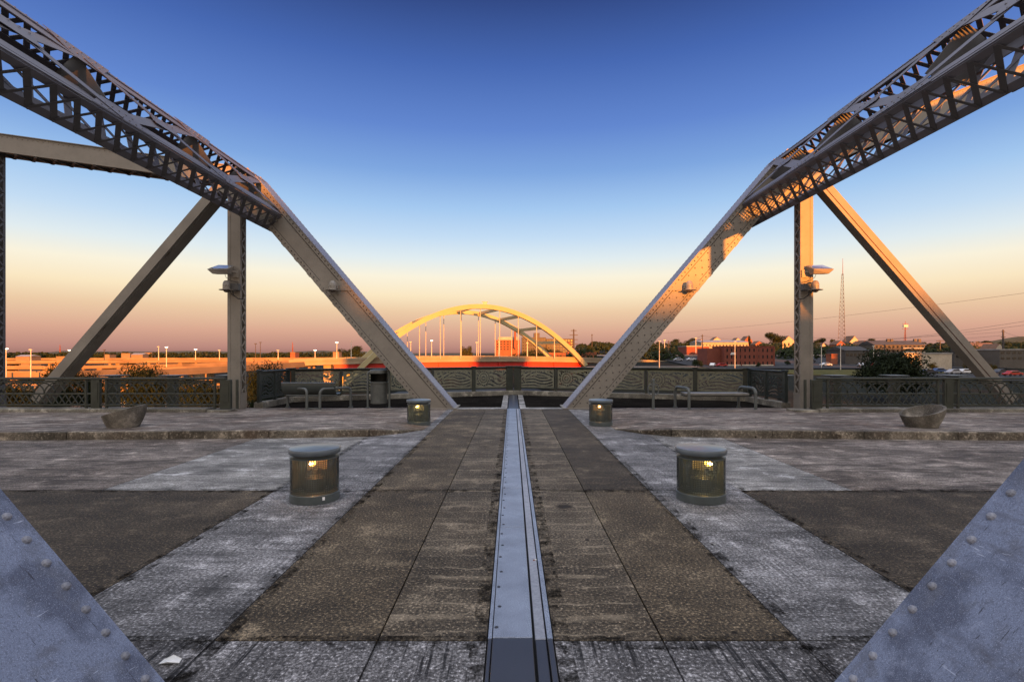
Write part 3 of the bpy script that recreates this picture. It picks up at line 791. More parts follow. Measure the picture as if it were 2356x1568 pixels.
def overlook_rail(label, a, b, n, mat, pmat, kinds, wide_first=False, wide_last=False):
    """straight run from a to b (plan), n panels"""
    a = Vector((a[0], a[1], 0)); b = Vector((b[0], b[1], 0)); L_ = (b-a).length; d = (b-a)/L_; ang = math.atan2(d.y, d.x)
    t = thing('overlook_railing', label, 'railing', (a.x, a.y, 0), 'relief panel railings round the overlook')
    off = Vector((-d.y, d.x, 0))
    def bar(mb, p, q, z0, z1, th): mb.bar(a+d*p+Vector((0, 0, (z0+z1)/2)), a+d*q+Vector((0, 0, (z0+z1)/2)), z1-z0, th, off)
    zt = 1.18
    r = MB(); bar(r, -.03, L_+.03, zt-.055, zt, .13); bar(r, 0, L_, zt-.11, zt-.0555, .05); obj('top_rail', r, mat, t, bevel=.015)
    r = MB(); bar(r, 0, L_, .245, .305, .06); obj('bottom_rail', r, mat, t)
    w = L_/n
    for i in range(n+1):
        p = MB(); hw = .075
        if i % 2 == 1 and not (i in (0, n)): hw = .045
        if (i == 0 and wide_first) or (i == n and wide_last): hw = .15
        c = min(max(i*w, hw), L_-hw)
        bar(p, c-hw, c+hw, .14, zt-.056, .10)
        po = obj('post', p, mat, t, bevel=.008)
        if hw > .05:
            k = MB(); bar(k, c-hw-.02, c+hw+.02, zt+.001, zt+.03, .15); obj('post_cap', k, mat, po, bevel=.008)
    for i in range(n):
        pw = w-.16; key = (kinds[i % len(kinds)], round(pw, 2))
        if key not in RELIEF: RELIEF[key] = relief_mesh(key[0], pw, zt-.12-.31)
        me = RELIEF[key]
        if pmat.name not in [m.name for m in me.materials if m]:
            if len(me.materials): me = me.copy(); me.materials.clear()
            me.materials.append(pmat)
        o = bpy.data.objects.new('relief_panel', me); COL.objects.link(o); o.parent = t
        o.location = d*(i*w+.08)+Vector((0, 0, .308))-off*.01; o.rotation_euler = (0, 0, ang)
    return t
overlook_rail('olive relief panel railing left of the expansion joint at the back of the overlook', LC, (VC[0]-.02, VC[1]), 5, M['rail'], M['panel'], (1, 2), wide_last=True)
overlook_rail('olive relief panel railing right of the expansion joint at the back of the overlook', (VC[0]+.05, VC[1]), RC, 5, M['rail'], M['panel'], (2, 1), wide_first=True)
overlook_rail('dark green short side railing of the overlook by the left vertical post', (-8.2, 16.85), (LC[0]-.02, LC[1]-.08), 2, M['rail_side'], M['rail_side'], (2, 1))
overlook_rail('dark green short side railing of the overlook by the right vertical post', (RC[0]+.02, RC[1]-.08), (8.86, 16.85), 2, M['rail_side'], M['rail_side'], (1, 2))
def curb_run(a, b, lab):
    k = MB(); a = Vector((*a, .06)); b = Vector((*b, .06)); d = (b-a).normalized()
    k.bar(a, b, .20, .30, Vector((-d.y, d.x, 0)))
    tag(obj('parapet_kerb', k, M['curb2'], None, bevel=.012), lab, 'kerb')
curb_run((LC[0], LC[1]), (VC[0]-.03, VC[1]), 'pale concrete kerb under the left half of the back overlook railing')
curb_run((VC[0]+.06, VC[1]), (RC[0], RC[1]), 'pale concrete kerb under the right half of the back overlook railing')
curb_run((-8.2, 16.85), (LC[0], LC[1]-.1), 'pale concrete kerb under the short left side railing of the overlook')
curb_run((8.86, 16.85), (RC[0], RC[1]-.1), 'pale concrete kerb under the short right side railing of the overlook')

# ------------------------------------------------------------------ bollard lights
m, t_, b_ = new_mat('perforated_screen'); b_.inputs['Base Color'].default_value = (.10, .115, .11, 1); b_.inputs['Roughness'].default_value = .5; M['screen'] = m
m, t_, b_ = new_mat('smoked_glass'); 
t_.nodes.remove(b_); o_ = t_.nodes['Material Output']
tr_ = nnode(t_, 'ShaderNodeBsdfTransparent'); tr_.inputs[0].default_value = (.80, .84, .80, 1); gl_ = nnode(t_, 'ShaderNodeBsdfGlossy'); gl_.inputs['Roughness'].default_value = .05
fn_ = nnode(t_, 'ShaderNodeFresnel'); fn_.inputs[0].default_value = 1.45; ms_ = nnode(t_, 'ShaderNodeMixShader')
df_ = nnode(t_, 'ShaderNodeBsdfDiffuse'); df_.inputs[0].default_value = (.13, .15, .145, 1); md_ = nnode(t_, 'ShaderNodeMixShader'); md_.inputs[0].default_value = .22; t_.links.new(tr_.outputs[0], md_.inputs[1]); t_.links.new(df_.outputs[0], md_.inputs[2])
t_.links.new(fn_.outputs[0], ms_.inputs[0]); t_.links.new(md_.outputs[0], ms_.inputs[1]); t_.links.new(gl_.outputs[0], ms_.inputs[2]); t_.links.new(ms_.outputs[0], o_.inputs[0]); M['glass'] = m
def emit(name, c, st):
    m, t, b = new_mat(name); b.inputs['Base Color'].default_value = (.02, .02, .02, 1); b.inputs['Emission Color'].default_value = (*c, 1); b.inputs['Emission Strength'].default_value = st; return m
M['lamp_orange'] = emit('orange_lamp', (1, .33, .06), 7); M['lamp_yellow'] = emit('amber_lamp', (1, .52, .07), 7); M['filament'] = emit('lamp_filament', (1, .8, .5), 80)
M['added_reflector'] = simple('added_reflector_sheet', (.22, .20, .17), .4, var=.05)
M['core'] = simple('lamp_core', (.05, .05, .045), .4); M['white'] = simple('white_sticker', (.75, .75, .72), .5)
def bollard(x, y, label, lamp, dx, col, sticker=None, power=6):
    t = thing('bollard_light', label, 'bollard light', (x, y, 0), 'short round bollard lights on the deck')
    r = .285; c = (x, y, 0)
    b = MB(); b.lathe([(r-.03, .0), (r, .004), (r, .095), (r-.012, .105)], c, 48); bo = obj('base_band', b, M['bollard'], t, smooth=True)
    g = MB(); g.lathe([(r-.006, .106), (r-.006, .505)], c, 48); g.f = [f for f in g.f if len(f) == 4]; obj('glass_sleeve', g, M['glass'], t, smooth=True)
    n = MB(); n.lathe([(r-.004, .506), (r-.004, .520), (r-.045, .522), (r-.045, .556)], c, 48); n.f = [f for f in n.f if len(f) == 4]; obj('neck_ring', n, M['bollard'], t, smooth=True)
    l = MB(); l.lathe([(r-.06, .557), (r+.004, .558), (r+.010, .566), (r+.010, .612), (r+.002, .622), (r-.10, .634), (.0, .640)], c, 56); obj('lid', l, M['lid'], t, smooth=True)
    # perforated inner screen: wires round and up a cylinder
    s = MB(); rs = r-.032; na = 60; zr = [.118+i*.0215 for i in range(18)]
    for j in range(na):
        a = 2*math.pi*j/na; ca, sa = math.cos(a), math.sin(a); w = .0062
        p = Vector((x+rs*ca, y+rs*sa, 0)); u = Vector((-sa, ca, 0))*w
        s.add([p-u+Vector((0, 0, .106)), p+u+Vector((0, 0, .106)), p+u+Vector((0, 0, .505)), p-u+Vector((0, 0, .505))], [(0, 1, 2, 3)])
    for z in zr:
        vs = []; fs = []
        for j in range(na):
            a = 2*math.pi*j/na
            for zz in (z-.0055, z+.0055): vs.append((x+(rs+.0006)*math.cos(a), y+(rs+.0006)*math.sin(a), zz))
        for j in range(na):
            a = 2*j; b2 = 2*((j+1) % na); fs.append((a, b2, b2+1, a+1))
        s.add(vs, fs)
    obj('perforated_screen', s, M['screen'], t)
    k = MB(); k.lathe([(.12, .02), (.12, .26), (.05, .30), (.05, .36)], c, 20); k.lathe([(.19, .498), (.19, .505)], c, 24); obj('lamp_core', k, M['core'], t, smooth=True)
    rf = MB(); vs = [(x+.13*math.cos(a)+dx, y-.03+.13*math.sin(a), z) for z in (.34, .497) for a in [R(20+140*j/12) for j in range(13)]]; rf.add(vs, [(j, j+1, j+14, j+13) for j in range(12)]); obj('added_reflector', rf, M['added_reflector'], t, smooth=True)  # plate added behind the bulb to make a glow through the screen
    for e in (-.17, .0, .17):
        q = MB(); q.bar((x+e, y+.16-abs(e)*.4, .1), (x+e, y+.16-abs(e)*.4, .5), .03, .02); obj('support_rod', q, M['bollard'], t)
    e = MB(); cx, cy = x+dx, y-.20
    e.lathe([(.022, .430), (.036, .446), (.040, .466), (.034, .486), (.018, .497)], (cx, cy+.045, 0), 14); lo_ = obj('lamp', e, M[lamp], t, smooth=True)
    e = MB(); e.lathe([(0, .452), (.017, .457), (.023, .467), (.017, .477), (0, .482)], (cx, cy-.012, 0), 12); obj('filament', e, M['filament'], lo_, smooth=True)
    if sticker:
        q = MB(); a = R(sticker); p = Vector((x+(r+.001)*math.cos(a), y+(r+.001)*math.sin(a), 0)); u = Vector((-math.sin(a), math.cos(a), 0))*.014
        q.prism([p-u+Vector((0, 0, .045)), p+u+Vector((0, 0, .045)), p+u+Vector((0, 0, .083)), p-u+Vector((0, 0, .083))], Vector((math.cos(a), math.sin(a), 0))*.002); obj('sticker', q, M['white'], bo)
    power *= .6
    ld = bpy.data.lights.new('bollard_bulb', 'POINT'); ld.energy = power; ld.color = col; ld.shadow_soft_size = .03
    lo = bpy.data.objects.new('bollard_bulb', ld); COL.objects.link(lo); lo.location = (cx, cy+.10, .43)
bollard(-2.37, 6.27, 'large near bollard light left of the joint with an orange lamp and white sticker', 'lamp_orange', .03, (1, .36, .09), sticker=-50, power=3.5)
bollard(2.27, 6.27, 'large near bollard light right of the joint with an amber lamp', 'lamp_yellow', .03, (1, .55, .10), power=2.5)
bollard(-2.27, 12.70, 'smaller looking far bollard light before the foot of the left sloping post', 'lamp_yellow', .0, (1, .66, .25), power=3)
bollard(2.16, 12.70, 'smaller looking far bollard light before the foot of the right sloping post', 'lamp_orange', -.06, (1, .45, .12), power=2.5)

# ------------------------------------------------------------------ tilted concrete bowls on the pavements
def bowl(x, y, z, label, rot):
    t = thing('concrete_planter', label, 'planter', (x, y, z), 'tilted concrete bowl planters on the pavements')
    n = 72; rb, rt = .285, .428; th = .055
    def rim(a): return .36+.125*math.cos(a-rot)
    b = MB(); vs = []
    for k, (r0, q) in enumerate(((rb*.93, 0), (rb, .03), (rb+(rt-rb)*.30, .33), (rb+(rt-rb)*.62, .66), (rt, 1.0), (rt-th, 1.0), (rb+(rt-rb)*.5-th, .5), (rb-th*1.6, .12))):
        for j in range(n):
            a = 2*math.pi*j/n; h = rim(a)*q
            if 0 < k < 5: rr = rb+(rt-rb)*min(1, h/.36)**.8
            elif k == 0: rr = r0
            elif k == 5: rr = rb+(rt-rb)*min(1.0, h/.36)**.8-th
            else: rr = r0
            vs.append((x+rr*math.cos(a), y+rr*math.sin(a), z+h))
    fs = []
    for i in range(7):
        for j in range(n):
            p = i*n+j; q = i*n+(j+1) % n; fs.append((p, q, q+n, p+n))
    fs.append(tuple(range(n))[::-1]); fs.append(tuple(range(7*n, 8*n)))
    b.add(vs, fs); obj('bowl', b, M['bowl'], t, smooth=True)
    s_ = MB(); s_.lathe([(rb-.02, .105), (0, .112)], (x, y, z), 24); obj('soil', s_, M['soil'], t)
M['soil'] = simple('planter_soil', (.03, .022, .015), .9)
bowl(PX(275, 11.30), 11.42, .135, 'weathered concrete bowl planter tipped to the right on the left pavement', R(8))
bowl(PX(2130, 11.30), 11.42, .135, 'smooth grey concrete bowl planter tipped to the right on the right pavement', R(5))

# ------------------------------------------------------------------ benches, bin, hitching post
def arc_frame(a, b, z, r=.16, n=6):
    """inverted U between ground points a and b"""
    a = Vector(a); b = Vector(b); d = (b-a).normalized(); up = Vector((0, 0, 1)); pts = [a]
    for i in range(n+1):
        th = i/n*math.pi/2; pts.append(a+up*(z-a.z-r)+d*r*(1-math.cos(th))+up*r*math.sin(th))
    for i in range(n+1):
        th = i/n*math.pi/2; pts.append(b+up*(z-b.z-r)-d*r*math.cos(th)+up*0+d*(r*math.sin(th)-0)*0+d*(-r+r*1)*0+up*r*math.cos(th) if False else b+up*(z-b.z-r)-d*r*(1-math.sin(th))+up*r*math.cos(th))
    pts.append(b); return pts
def feet(t, pts, par):
    m = MB()
    for p in pts: m.lathe([(.075, 0), (.075, .012), (.045, .018)], p, 12)
    obj('foot_plate', m, M['tubes'], par)
t = thing('backed_bench', 'dark metal bench with a curved back and bent tube arms on the left', 'bench', (-6.2, 16.5, 0))
Yb = 16.5
fi, bo_ = 16.15, 16.95
for a, b in ((PX(736, fi), PX(807, bo_)), (PX(706, fi), PX(662, bo_))):
    pts = arc_frame((a, fi, .0), (b, bo_, .0), .635, .15)
    m = MB(); m.tube(pts, .042, 10); f_ = obj('arm_frame', m, M['tubes'], t, smooth=True); feet(t, [(a, fi, .001), (b, bo_, .001)], f_)
xl, xr_ = PX(652, 16.6), PX(775, 16.6)
m = MB()                                                   # curved seat-and-back sheet seen from behind
prof = [(16.46, .80), (16.45, .76), (16.47, .66), (16.50, .56), (16.56, .48), (16.66, .445), (16.85, .45), (17.0, .475), (17.03, .46)]
vs = []
for x in (xl, xr_):
    for y, z in prof: vs.append((x, y, z))
n = len(prof)
for x in (xl, xr_):
    for y, z in prof: vs.append((x, y+.014, z-.018))
fs = []
for i in range(n-1):
    fs += [(i, i+1, n+i+1, n+i), (2*n+i, 3*n+i, 3*n+i+1, 2*n+i+1), (i, 2*n+i, 2*n+i+1, i+1), (n+i, n+i+1, 3*n+i+1, 3*n+i)]
fs += [(0, n, 3*n, 2*n), (n-1, 3*n-1, 4*n-1, 2*n-1)]
m.add(vs, fs); obj('seat', m, M['seat'], t, smooth=True)
m = MB(); m.tube([(xl, 16.455, .81), (xr_, 16.455, .81)], .022, 8); obj('back_rail', m, M['lid'], t, smooth=True)
m = MB(); m.tube([(xl+.1, 16.62, .405), (xr_-.0, 16.62, .405)], .03, 8); m.tube([(xl+.1, 16.9, .405), (xr_, 16.9, .405)], .03, 8); obj('seat_bearer', m, M['tubes'], t, smooth=True)
m = MB(); m.box(PX(706, fi)+.04, PX(736, fi)-.04, fi-.03, fi+.03, .03, .06); obj('ground_bar', m, M['tubes'], t)

t = thing('flat_bench', 'backless bench with a flat pale slab between tube arms on the right', 'bench', (6.5, 16.55, 0))
for xx in (PX(1568, 16.5), PX(1718, 16.5)):
    pts = arc_frame((xx+.12, 16.15, 0), (xx-.06, 16.95, 0), .66, .17)
    m = MB(); m.tube(pts, .046, 10); f_ = obj('arm_frame', m, M['tubes'], t, smooth=True); feet(t, [(xx+.12, 16.15, .001), (xx-.06, 16.95, .001)], f_)
m = MB(); m.box(PX(1568, 16.5)+.06, PX(1718, 16.5)+.0, 16.30, 16.82, .43, .50); obj('seat', m, M['timber'], t, bevel=.015, seg=2)
m = MB(); m.box(PX(1568, 16.5)+.04, PX(1718, 16.5)+.02, 16.42, 16.48, .385, .429); m.box(PX(1568, 16.5)+.04, PX(1718, 16.5)+.02, 16.66, 16.72, .385, .429); obj('seat_bearer', m, M['tubes'], t)

bx_, by_ = PX(872, 16.75), 16.75
t = thing('litter_bin', 'round grey litter bin hung between two posts beside the backed bench', 'bin', (bx_, by_, 0))
m = MB(); m.lathe([(.24, .14), (.265, .15), (.265, .255), (.262, .258), (.262, .84)], (bx_, by_, 0), 36); m.f = [f for f in m.f if len(f) == 4 or True]
obj('drum', m, M['bin'], t, smooth=True)
m = MB()                                                   # shield round the back of the throat, open to the front
n = 24; vs = []; fs = []
for j in range(n+1):
    a = R(-20)+R(220)*j/n
    for z in (.84, 1.12): vs.append((bx_+.262*math.cos(a), by_+.262*math.sin(a), z))
    for z in (.84, 1.12): vs.append((bx_+.245*math.cos(a), by_+.245*math.sin(a), z))
for j in range(n): a = 4*j; fs += [(a, a+4, a+5, a+1), (a+2, a+3, a+7, a+6)]
m.add(vs, fs); m.lathe([(.0, .835), (.258, .838)], (bx_, by_, 0), 24); obj('throat', m, M['black'], t, smooth=True)
m = MB(); m.lathe([(.27, 1.10), (.285, 1.105), (.285, 1.19), (.27, 1.215), (.18, 1.235), (0, 1.24)], (bx_, by_, 0), 36); obj('lid', m, M['bin'], t, smooth=True)
m = MB(); m.lathe([(.285, .80), (.285, .83), (.266, .835)], (bx_, by_, 0), 36); obj('collar', m, M['tubes'], t, smooth=True)
for sg in (-1, 1):
    m = MB(); xx = bx_+sg*.345
    m.tube([(xx, by_-.05, .0), (xx, by_-.05, 1.06), (xx-sg*.02, by_-.05, 1.13), (xx-sg*.10, by_-.05, 1.17)], .036, 10)
    f_ = obj('post', m, M['tubes'], t, smooth=True); feet(t, [(xx, by_-.05, .001)], f_)

hx, hy = PX(1503, 16.5), 16.5
t = thing('cycle_hitch', 'slim grey cycle hitching post with a ring either side', 'cycle stand', (hx, hy, 0))
m = MB(); m.lathe([(.045, 0), (.045, .88), (.05, .885), (.05, .90), (.03, .93), (0, .945)], (hx, hy, 0), 18); po = obj('post', m, M['tubes'], t, smooth=True); feet(t, [(hx, hy, .001)], po)
m = MB(); pts = []
for j in range(33):
    a = 2*math.pi*j/32; ca, sa = math.cos(a), math.sin(a)
    pts.append((hx+.165*math.copysign(abs(ca)**.6, ca), hy, .60+.165*math.copysign(abs(sa)**.75, sa)))
m.tube(pts, .017, 8, cap=False); obj('ring', m, M['tubes'], t, smooth=True)
# ------------------------------------------------------------------ land, river, hills
def sstep(a, b, x):
    t = min(1, max(0, (x-a)/(b-a))); return t*t*(3-2*t)
def interp(tab, x):
    for (a, va), (b, vb) in zip(tab[:-1], tab[1:]):
        if x <= b: return va+(vb-va)*max(0, (x-a)/(b-a))
    return tab[-1][1]
RT = [(20, -13), (70, -8), (120, -5.0), (220, -3.9), (300, .3), (420, 5.2), (520, 7), (800, 9), (1500, 11), (3000, 12), (6000, 0)]
LT = [(20, -14), (60, -13), (300, -12), (900, -10), (1500, -6), (3000, 2), (6000, -10)]
def gz(x, y):
    y = max(y, 20); q = x/y
    k = sstep(.02, .15, q); z = interp(LT, y)*(1-k)+interp(RT, y)*k
    riv = sstep(-.28, -.16, q)*(1-sstep(.02, .12, q))*(1-sstep(230, 330, y))
    return z*(1-riv)-24*riv
m, t, b = new_mat('land'); v = objvec(t)
n1 = noise(t, v, .012, 6, .65); n2 = noise(t, v, .15, 5, .7)
c = mixc(t, cramp(t, n1, .42, .60), (.010, .011, .005), (.026, .020, .012))
c = mixc(t, cramp(t, n2, .45, .62), c, (.007, .008, .005)); t.links.new(c, b.inputs['Base Color']); b.inputs['Roughness'].default_value = .9; b.inputs['Specular IOR Level'].default_value = .1
M['land'] = m
m, t, b = new_mat('lawn'); v = objvec(t)
c = mixc(t, cramp(t, noise(t, v, .25, 6, .7), .35, .65), (.045, .05, .016), (.12, .10, .035)); t.links.new(c, b.inputs['Base Color']); b.inputs['Roughness'].default_value = .95; b.inputs['Specular IOR Level'].default_value = .05
M['lawn'] = m
M['lot'] = simple('worn_parking_asphalt', (.018, .017, .017), .9, var=.4, scale=.12)
M['paleroad'] = simple('pale_concrete_road', (.20, .15, .11), .9, var=.2, scale=.08)
g = MB(); ysamp = [20, 32, 45, 60, 80, 100, 120, 140, 160, 180, 200, 220, 245, 270, 300, 335, 375, 420, 480, 560, 680, 850, 1100, 1500, 2100, 3000, 4200, 6000]
qs = [-2.0+i*.05 for i in range(81)]
vs = [(q*y, y, gz(q*y, y)) for y in ysamp for q in qs]; nq = len(qs)
g.add(vs, [(j*nq+i, j*nq+i+1, (j+1)*nq+i+1, (j+1)*nq+i) for j in range(len(ysamp)-1) for i in range(nq-1)])
struct('ground', g, M['land'], smooth=True)
m, t, b = new_mat('river_water'); b.inputs['Base Color'].default_value = (.008, .010, .010, 1); b.inputs['Roughness'].default_value = .5; b.inputs['Specular IOR Level'].default_value = .08; bump(t, b, noise(t, objvec(t), .8, 4), .3, .2); M['water'] = m
w = MB(); w.add([(-140, -60, -17), (120, -60, -17), (120, 330, -17), (-140, 330, -17)], [(0, 1, 2, 3)]); struct('river', w, M['water'])
def drape(name, x0, x1, y0, y1, mat, lift=.12, n=14, shear=0):
    mb = MB(); vs = []
    for j in range(n+1):
        for i in range(n+1):
            y = y0+(y1-y0)*j/n; x = (x0+(x1-x0)*i/n)*(y/y0 if shear else 1)
            vs.append((x, y, gz(x, y)+lift))
    mb.add(vs, [(j*(n+1)+i, j*(n+1)+i+1, (j+1)*(n+1)+i+1, (j+1)*(n+1)+i) for j in range(n) for i in range(n)])
    return struct(name, mb, M[mat])
drape('lawn', 84, 165, 150, 186, 'lawn', shear=0)
drape('lawn', 22, 80, 176, 205, 'lawn', lift=.15)
drape('parking_lot', 115, 260, 110, 160, 'lot', lift=.22)
drape('parking_lot', 75, 190, 195, 285, 'lot', lift=.35)
drape('road', 30, 120, 206, 216, 'paleroad', lift=.3)
drape('road', 45, 300, 290, 302, 'paleroad', lift=.45)
drape('parking_lot', -120, -70, 130, 150, 'paleroad', lift=.2)
drape('road', -330, -60, 96, 102, 'paleroad', lift=.2)
def hills(name, Y, x0, x1, prof, mat):
    mb = MB(); n = 150; vs = []
    for i in range(n+1):
        x = x0+(x1-x0)*i/n; h = prof(x)
        for k, (dy, f_) in enumerate(((-.10*Y, -.3), (-.03*Y, .75), (0, 1), (.1*Y, .5), (.3*Y, -.5))):
            vs.append((x, Y+dy, h*f_-14*(1-abs(f_))+(vnoise(x*.02*600/Y, k, 3)-.5)*Y*.002))
    mb.add(vs, [(i*5+k, (i+1)*5+k, (i+1)*5+k+1, i*5+k+1) for i in range(n) for k in range(4)])
    return struct(name, mb, M[mat], smooth=True)
M['hill'] = simple('wooded_hill', (.028, .036, .018), .95, var=.45, scale=.03)
hills('hills', 2400, -2900, 600, lambda x: -3+13*vnoise(x*.0035, 0, 1)+5*vnoise(x*.016, 3, 2), 'hill')
hills('hills', 1500, -1750, -100, lambda x: -3+5*vnoise(x*.006, 0, 8)+3*vnoise(x*.03, 3, 5), 'hill')
hills('hills', 900, 120, 1300, lambda x: 5+9*vnoise(x*.009, 0, 4)+4*vnoise(x*.04, 3, 6), 'hill')
hills('hills', 620, 470, 900, lambda x: 6+14*sstep(480, 640, x)+4*vnoise(x*.03, 2, 7), 'hill')

# ------------------------------------------------------------------ trees
def leaf_mat(name, a, b_):
    m, t, b = new_mat(name); v = objvec(t)
    c = mixc(t, cramp(t, noise(t, v, .9, 4, .7), .3, .7), a, b_); t.links.new(c, b.inputs['Base Color']); b.inputs['Roughness'].default_value = .8; b.inputs['Specular IOR Level'].default_value = .15
    return m
M['leaf'] = leaf_mat('dark_foliage', (.009, .015, .005), (.032, .042, .013)); M['leaf2'] = leaf_mat('olive_foliage', (.025, .030, .009), (.065, .062, .022))
M['leaf3'] = leaf_mat('shaded_foliage', (.004, .008, .003), (.016, .024, .008))  # darker copy of the foliage with shade put into its colour
M['bark'] = simple('bark', (.05, .038, .028), .9)
def crown(rnd, rx, rz, zc, n, leaf, lobes):
    mb = MB(); ls = []
    for i in range(lobes):
        a = rnd.uniform(0, 6.283); q = rnd.uniform(.15, .72); ls.append((math.cos(a)*rx*q, math.sin(a)*rx*q, zc+rnd.uniform(-.55, .7)*rz, rnd.uniform(.30, .52)))
    for i in range(n):
        lx, ly, lz, lr = ls[i % lobes]
        while True:
            d = Vector((rnd.gauss(0, 1), rnd.gauss(0, 1), rnd.gauss(0, 1)))
            if d.length > .1: break
        d.normalize(); q = rnd.uniform(.55, 1.08)
        c = Vector((lx+d.x*rx*lr*q, ly+d.y*rx*lr*q, lz+d.z*rz*lr*1.1*q))
        nrm = (d+Vector((rnd.gauss(0, .5), rnd.gauss(0, .5), rnd.gauss(0, .5)))).normalized()
        u = nrm.orthogonal().normalized(); w_ = nrm.cross(u); an = rnd.uniform(0, 6.283); u, w_ = u*math.cos(an)+w_*math.sin(an), w_*math.cos(an)-u*math.sin(an)
        s = leaf*rnd.uniform(.6, 1.4)
        b = len(mb.v); mb.v += [tuple(c-u*s), tuple(c+w_*s*.55), tuple(c+u*s), tuple(c-w_*s*.55)]; mb.f.append((b, b+1, b+2, b+3))
    return mb
TREES = {}
def tree_proto(kind):
    """unit trees about 10 m high; returns meshes for trunk and crown"""
    if kind in TREES: return TREES[kind]
    rnd = random.Random(kind*17+3)
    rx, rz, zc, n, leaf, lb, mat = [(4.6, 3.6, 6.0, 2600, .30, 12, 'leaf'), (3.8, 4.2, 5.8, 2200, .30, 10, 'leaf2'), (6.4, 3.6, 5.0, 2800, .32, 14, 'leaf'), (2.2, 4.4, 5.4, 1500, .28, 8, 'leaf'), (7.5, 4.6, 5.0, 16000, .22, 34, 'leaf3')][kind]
    tm = MB(); tm.tube([(0, 0, 0), (.1, .05, 2), (0, .1, 4), (.1, 0, 6.2)], [.36, .28, .2, .08], 8)
    for i in range(5):
        a = i*1.26+rnd.random(); z = 2.2+i*.55; tm.tube([(0, 0, z), (math.cos(a)*rx*.3, math.sin(a)*rx*.3, z+1.0), (math.cos(a)*rx*.55, math.sin(a)*rx*.55, z+2.2)], [.14, .09, .03], 5)
    def mk(nm, mb, mt):
        me = bpy.data.meshes.new(nm); me.from_pydata(mb.v, [], mb.f); me.update(); me.materials.append(M[mt]); return me
    TREES[kind] = (mk('trunk', tm, 'bark'), mk('crown', crown(rnd, rx, rz, zc, n, leaf, lb), mat)); return TREES[kind]
def tree(kind, x, Y, top, label, group=None, wide=1.0, base=None):
    """trunk foot at photo column x; crown top at photo row 'top'"""
    X = PX(x, Y); z0 = gz(X, Y) if base is None else base; s = max(.2, (PZ(top, Y)-z0)/10.0)
    t = thing('tree', label, 'tree', (X, Y, z0), group); t.scale = (s*wide, s*wide, s); t.rotation_euler.z = (x*.7) % 6.28
    for nm, me in zip(('trunk', 'crown'), tree_proto(kind)):
        o = bpy.data.objects.new(nm, me); COL.objects.link(o); o.parent = t
    return t
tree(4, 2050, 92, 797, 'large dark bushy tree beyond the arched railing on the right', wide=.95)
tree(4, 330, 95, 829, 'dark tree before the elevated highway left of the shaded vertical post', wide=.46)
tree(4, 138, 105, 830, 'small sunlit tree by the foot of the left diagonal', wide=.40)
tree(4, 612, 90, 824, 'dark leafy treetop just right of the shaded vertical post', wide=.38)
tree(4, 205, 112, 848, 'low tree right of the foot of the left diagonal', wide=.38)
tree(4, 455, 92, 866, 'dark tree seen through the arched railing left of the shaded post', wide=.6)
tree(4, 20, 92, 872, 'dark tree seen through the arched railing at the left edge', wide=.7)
G = 'trees on the town hillside'
for k, x, Y, top, wd, lab in ((0, 1782, 430, 764, 1.3, 'tall round tree on the skyline above the brick block'), (0, 1815, 440, 779, 1.2, 'tree between the tall round tree and the white gabled house'),
        (0, 1555, 400, 779, 1.2, 'round tree left of the cream warehouse'), (0, 1590, 405, 777, 1.2, 'round tree touching the left end of the cream warehouse'), (3, 1725, 400, 772, .8, 'narrow upright tree behind the right end of the brick block'),
        (0, 1885, 420, 777, 1.3, 'dark tree just right of the sunlit vertical post'), (1, 1915, 410, 780, 1.2, 'olive tree between the lattice mast and the sunlit post'), (0, 2000, 430, 778, 1.2, 'round tree left of the apartment block'),
        (1, 1940, 405, 790, 1.0, 'small olive tree under the lattice mast'), (2, 1378, 330, 788, 1.1, 'broad tree at the right end of the arch bridge'), (2, 1400, 330, 793, 1.0, 'lower tree at the right of the broad tree by the arch bridge'), (1, 1075, 520, 796, .9, 'round tree beyond the bridge hangers left of the brick mill'),
        (2, 1225, 420, 796, 1.2, 'dark tree under the far arch rib'), (2, 1262, 400, 792, 1.2, 'dark tree between the two arch ribs'), (2, 1196, 430, 801, 1.0, 'dark tree right below the brick mill'), (1, 1672, 395, 787, .5, 'small tree before the cream warehouse'),
        (0, 2262, 390, 783, 1.3, 'dark tree right of the right diagonal'), (2, 2330, 420, 782, 1.5, 'broad tree at the right edge of the picture'), (2, 1605, 200, 822, .9, 'dark shrubby tree by the left corner of the brick block'), (2, 1812, 225, 826, .8, 'low tree at the right end of the brick block'),
        (2, 2170, 300, 806, .8, 'low tree beside the long pale wall'), (0, 2210, 330, 798, 1.0, 'dark tree left of the right diagonal'), (2, 2240, 170, 820, .8, 'dark bush in the lot right of the pale wall'), (2, 2145, 178, 829, .7, 'low dark bush beside the big dark tree'), (2, 2285, 165, 833, .6, 'low bush under the right diagonal'), (2, 1880, 262, 814, .8, 'dark bushy tree behind the lawn right of the sunlit post'), (2, 1962, 255, 815, .8, 'dark tree behind the lawn left of the big dark tree'), (0, 1492, 300, 801, 1.0, 'dark tree emerging right of the right sloping post'), (2, 1462, 280, 806, .9, 'dark tree hidden partly by the right sloping post'), (0, 2140, 350, 792, 1.0, 'round tree right of the apartment block'), (2, 2070, 340, 800, .8, 'tree at the right end of the apartment block'), (2, 1745, 205, 830, .6, 'low hedge tree before the brick block'),
        (2, 790, 700, 797, 1.4, 'dark tree clump far beyond the arch bridge approach'), (0, 820, 720, 795, 1.2, 'dark tree right of the far clump by the left arch foot')):
    tree(k, x, Y, top, lab, G, wide=wd)
rnd = random.Random(11)
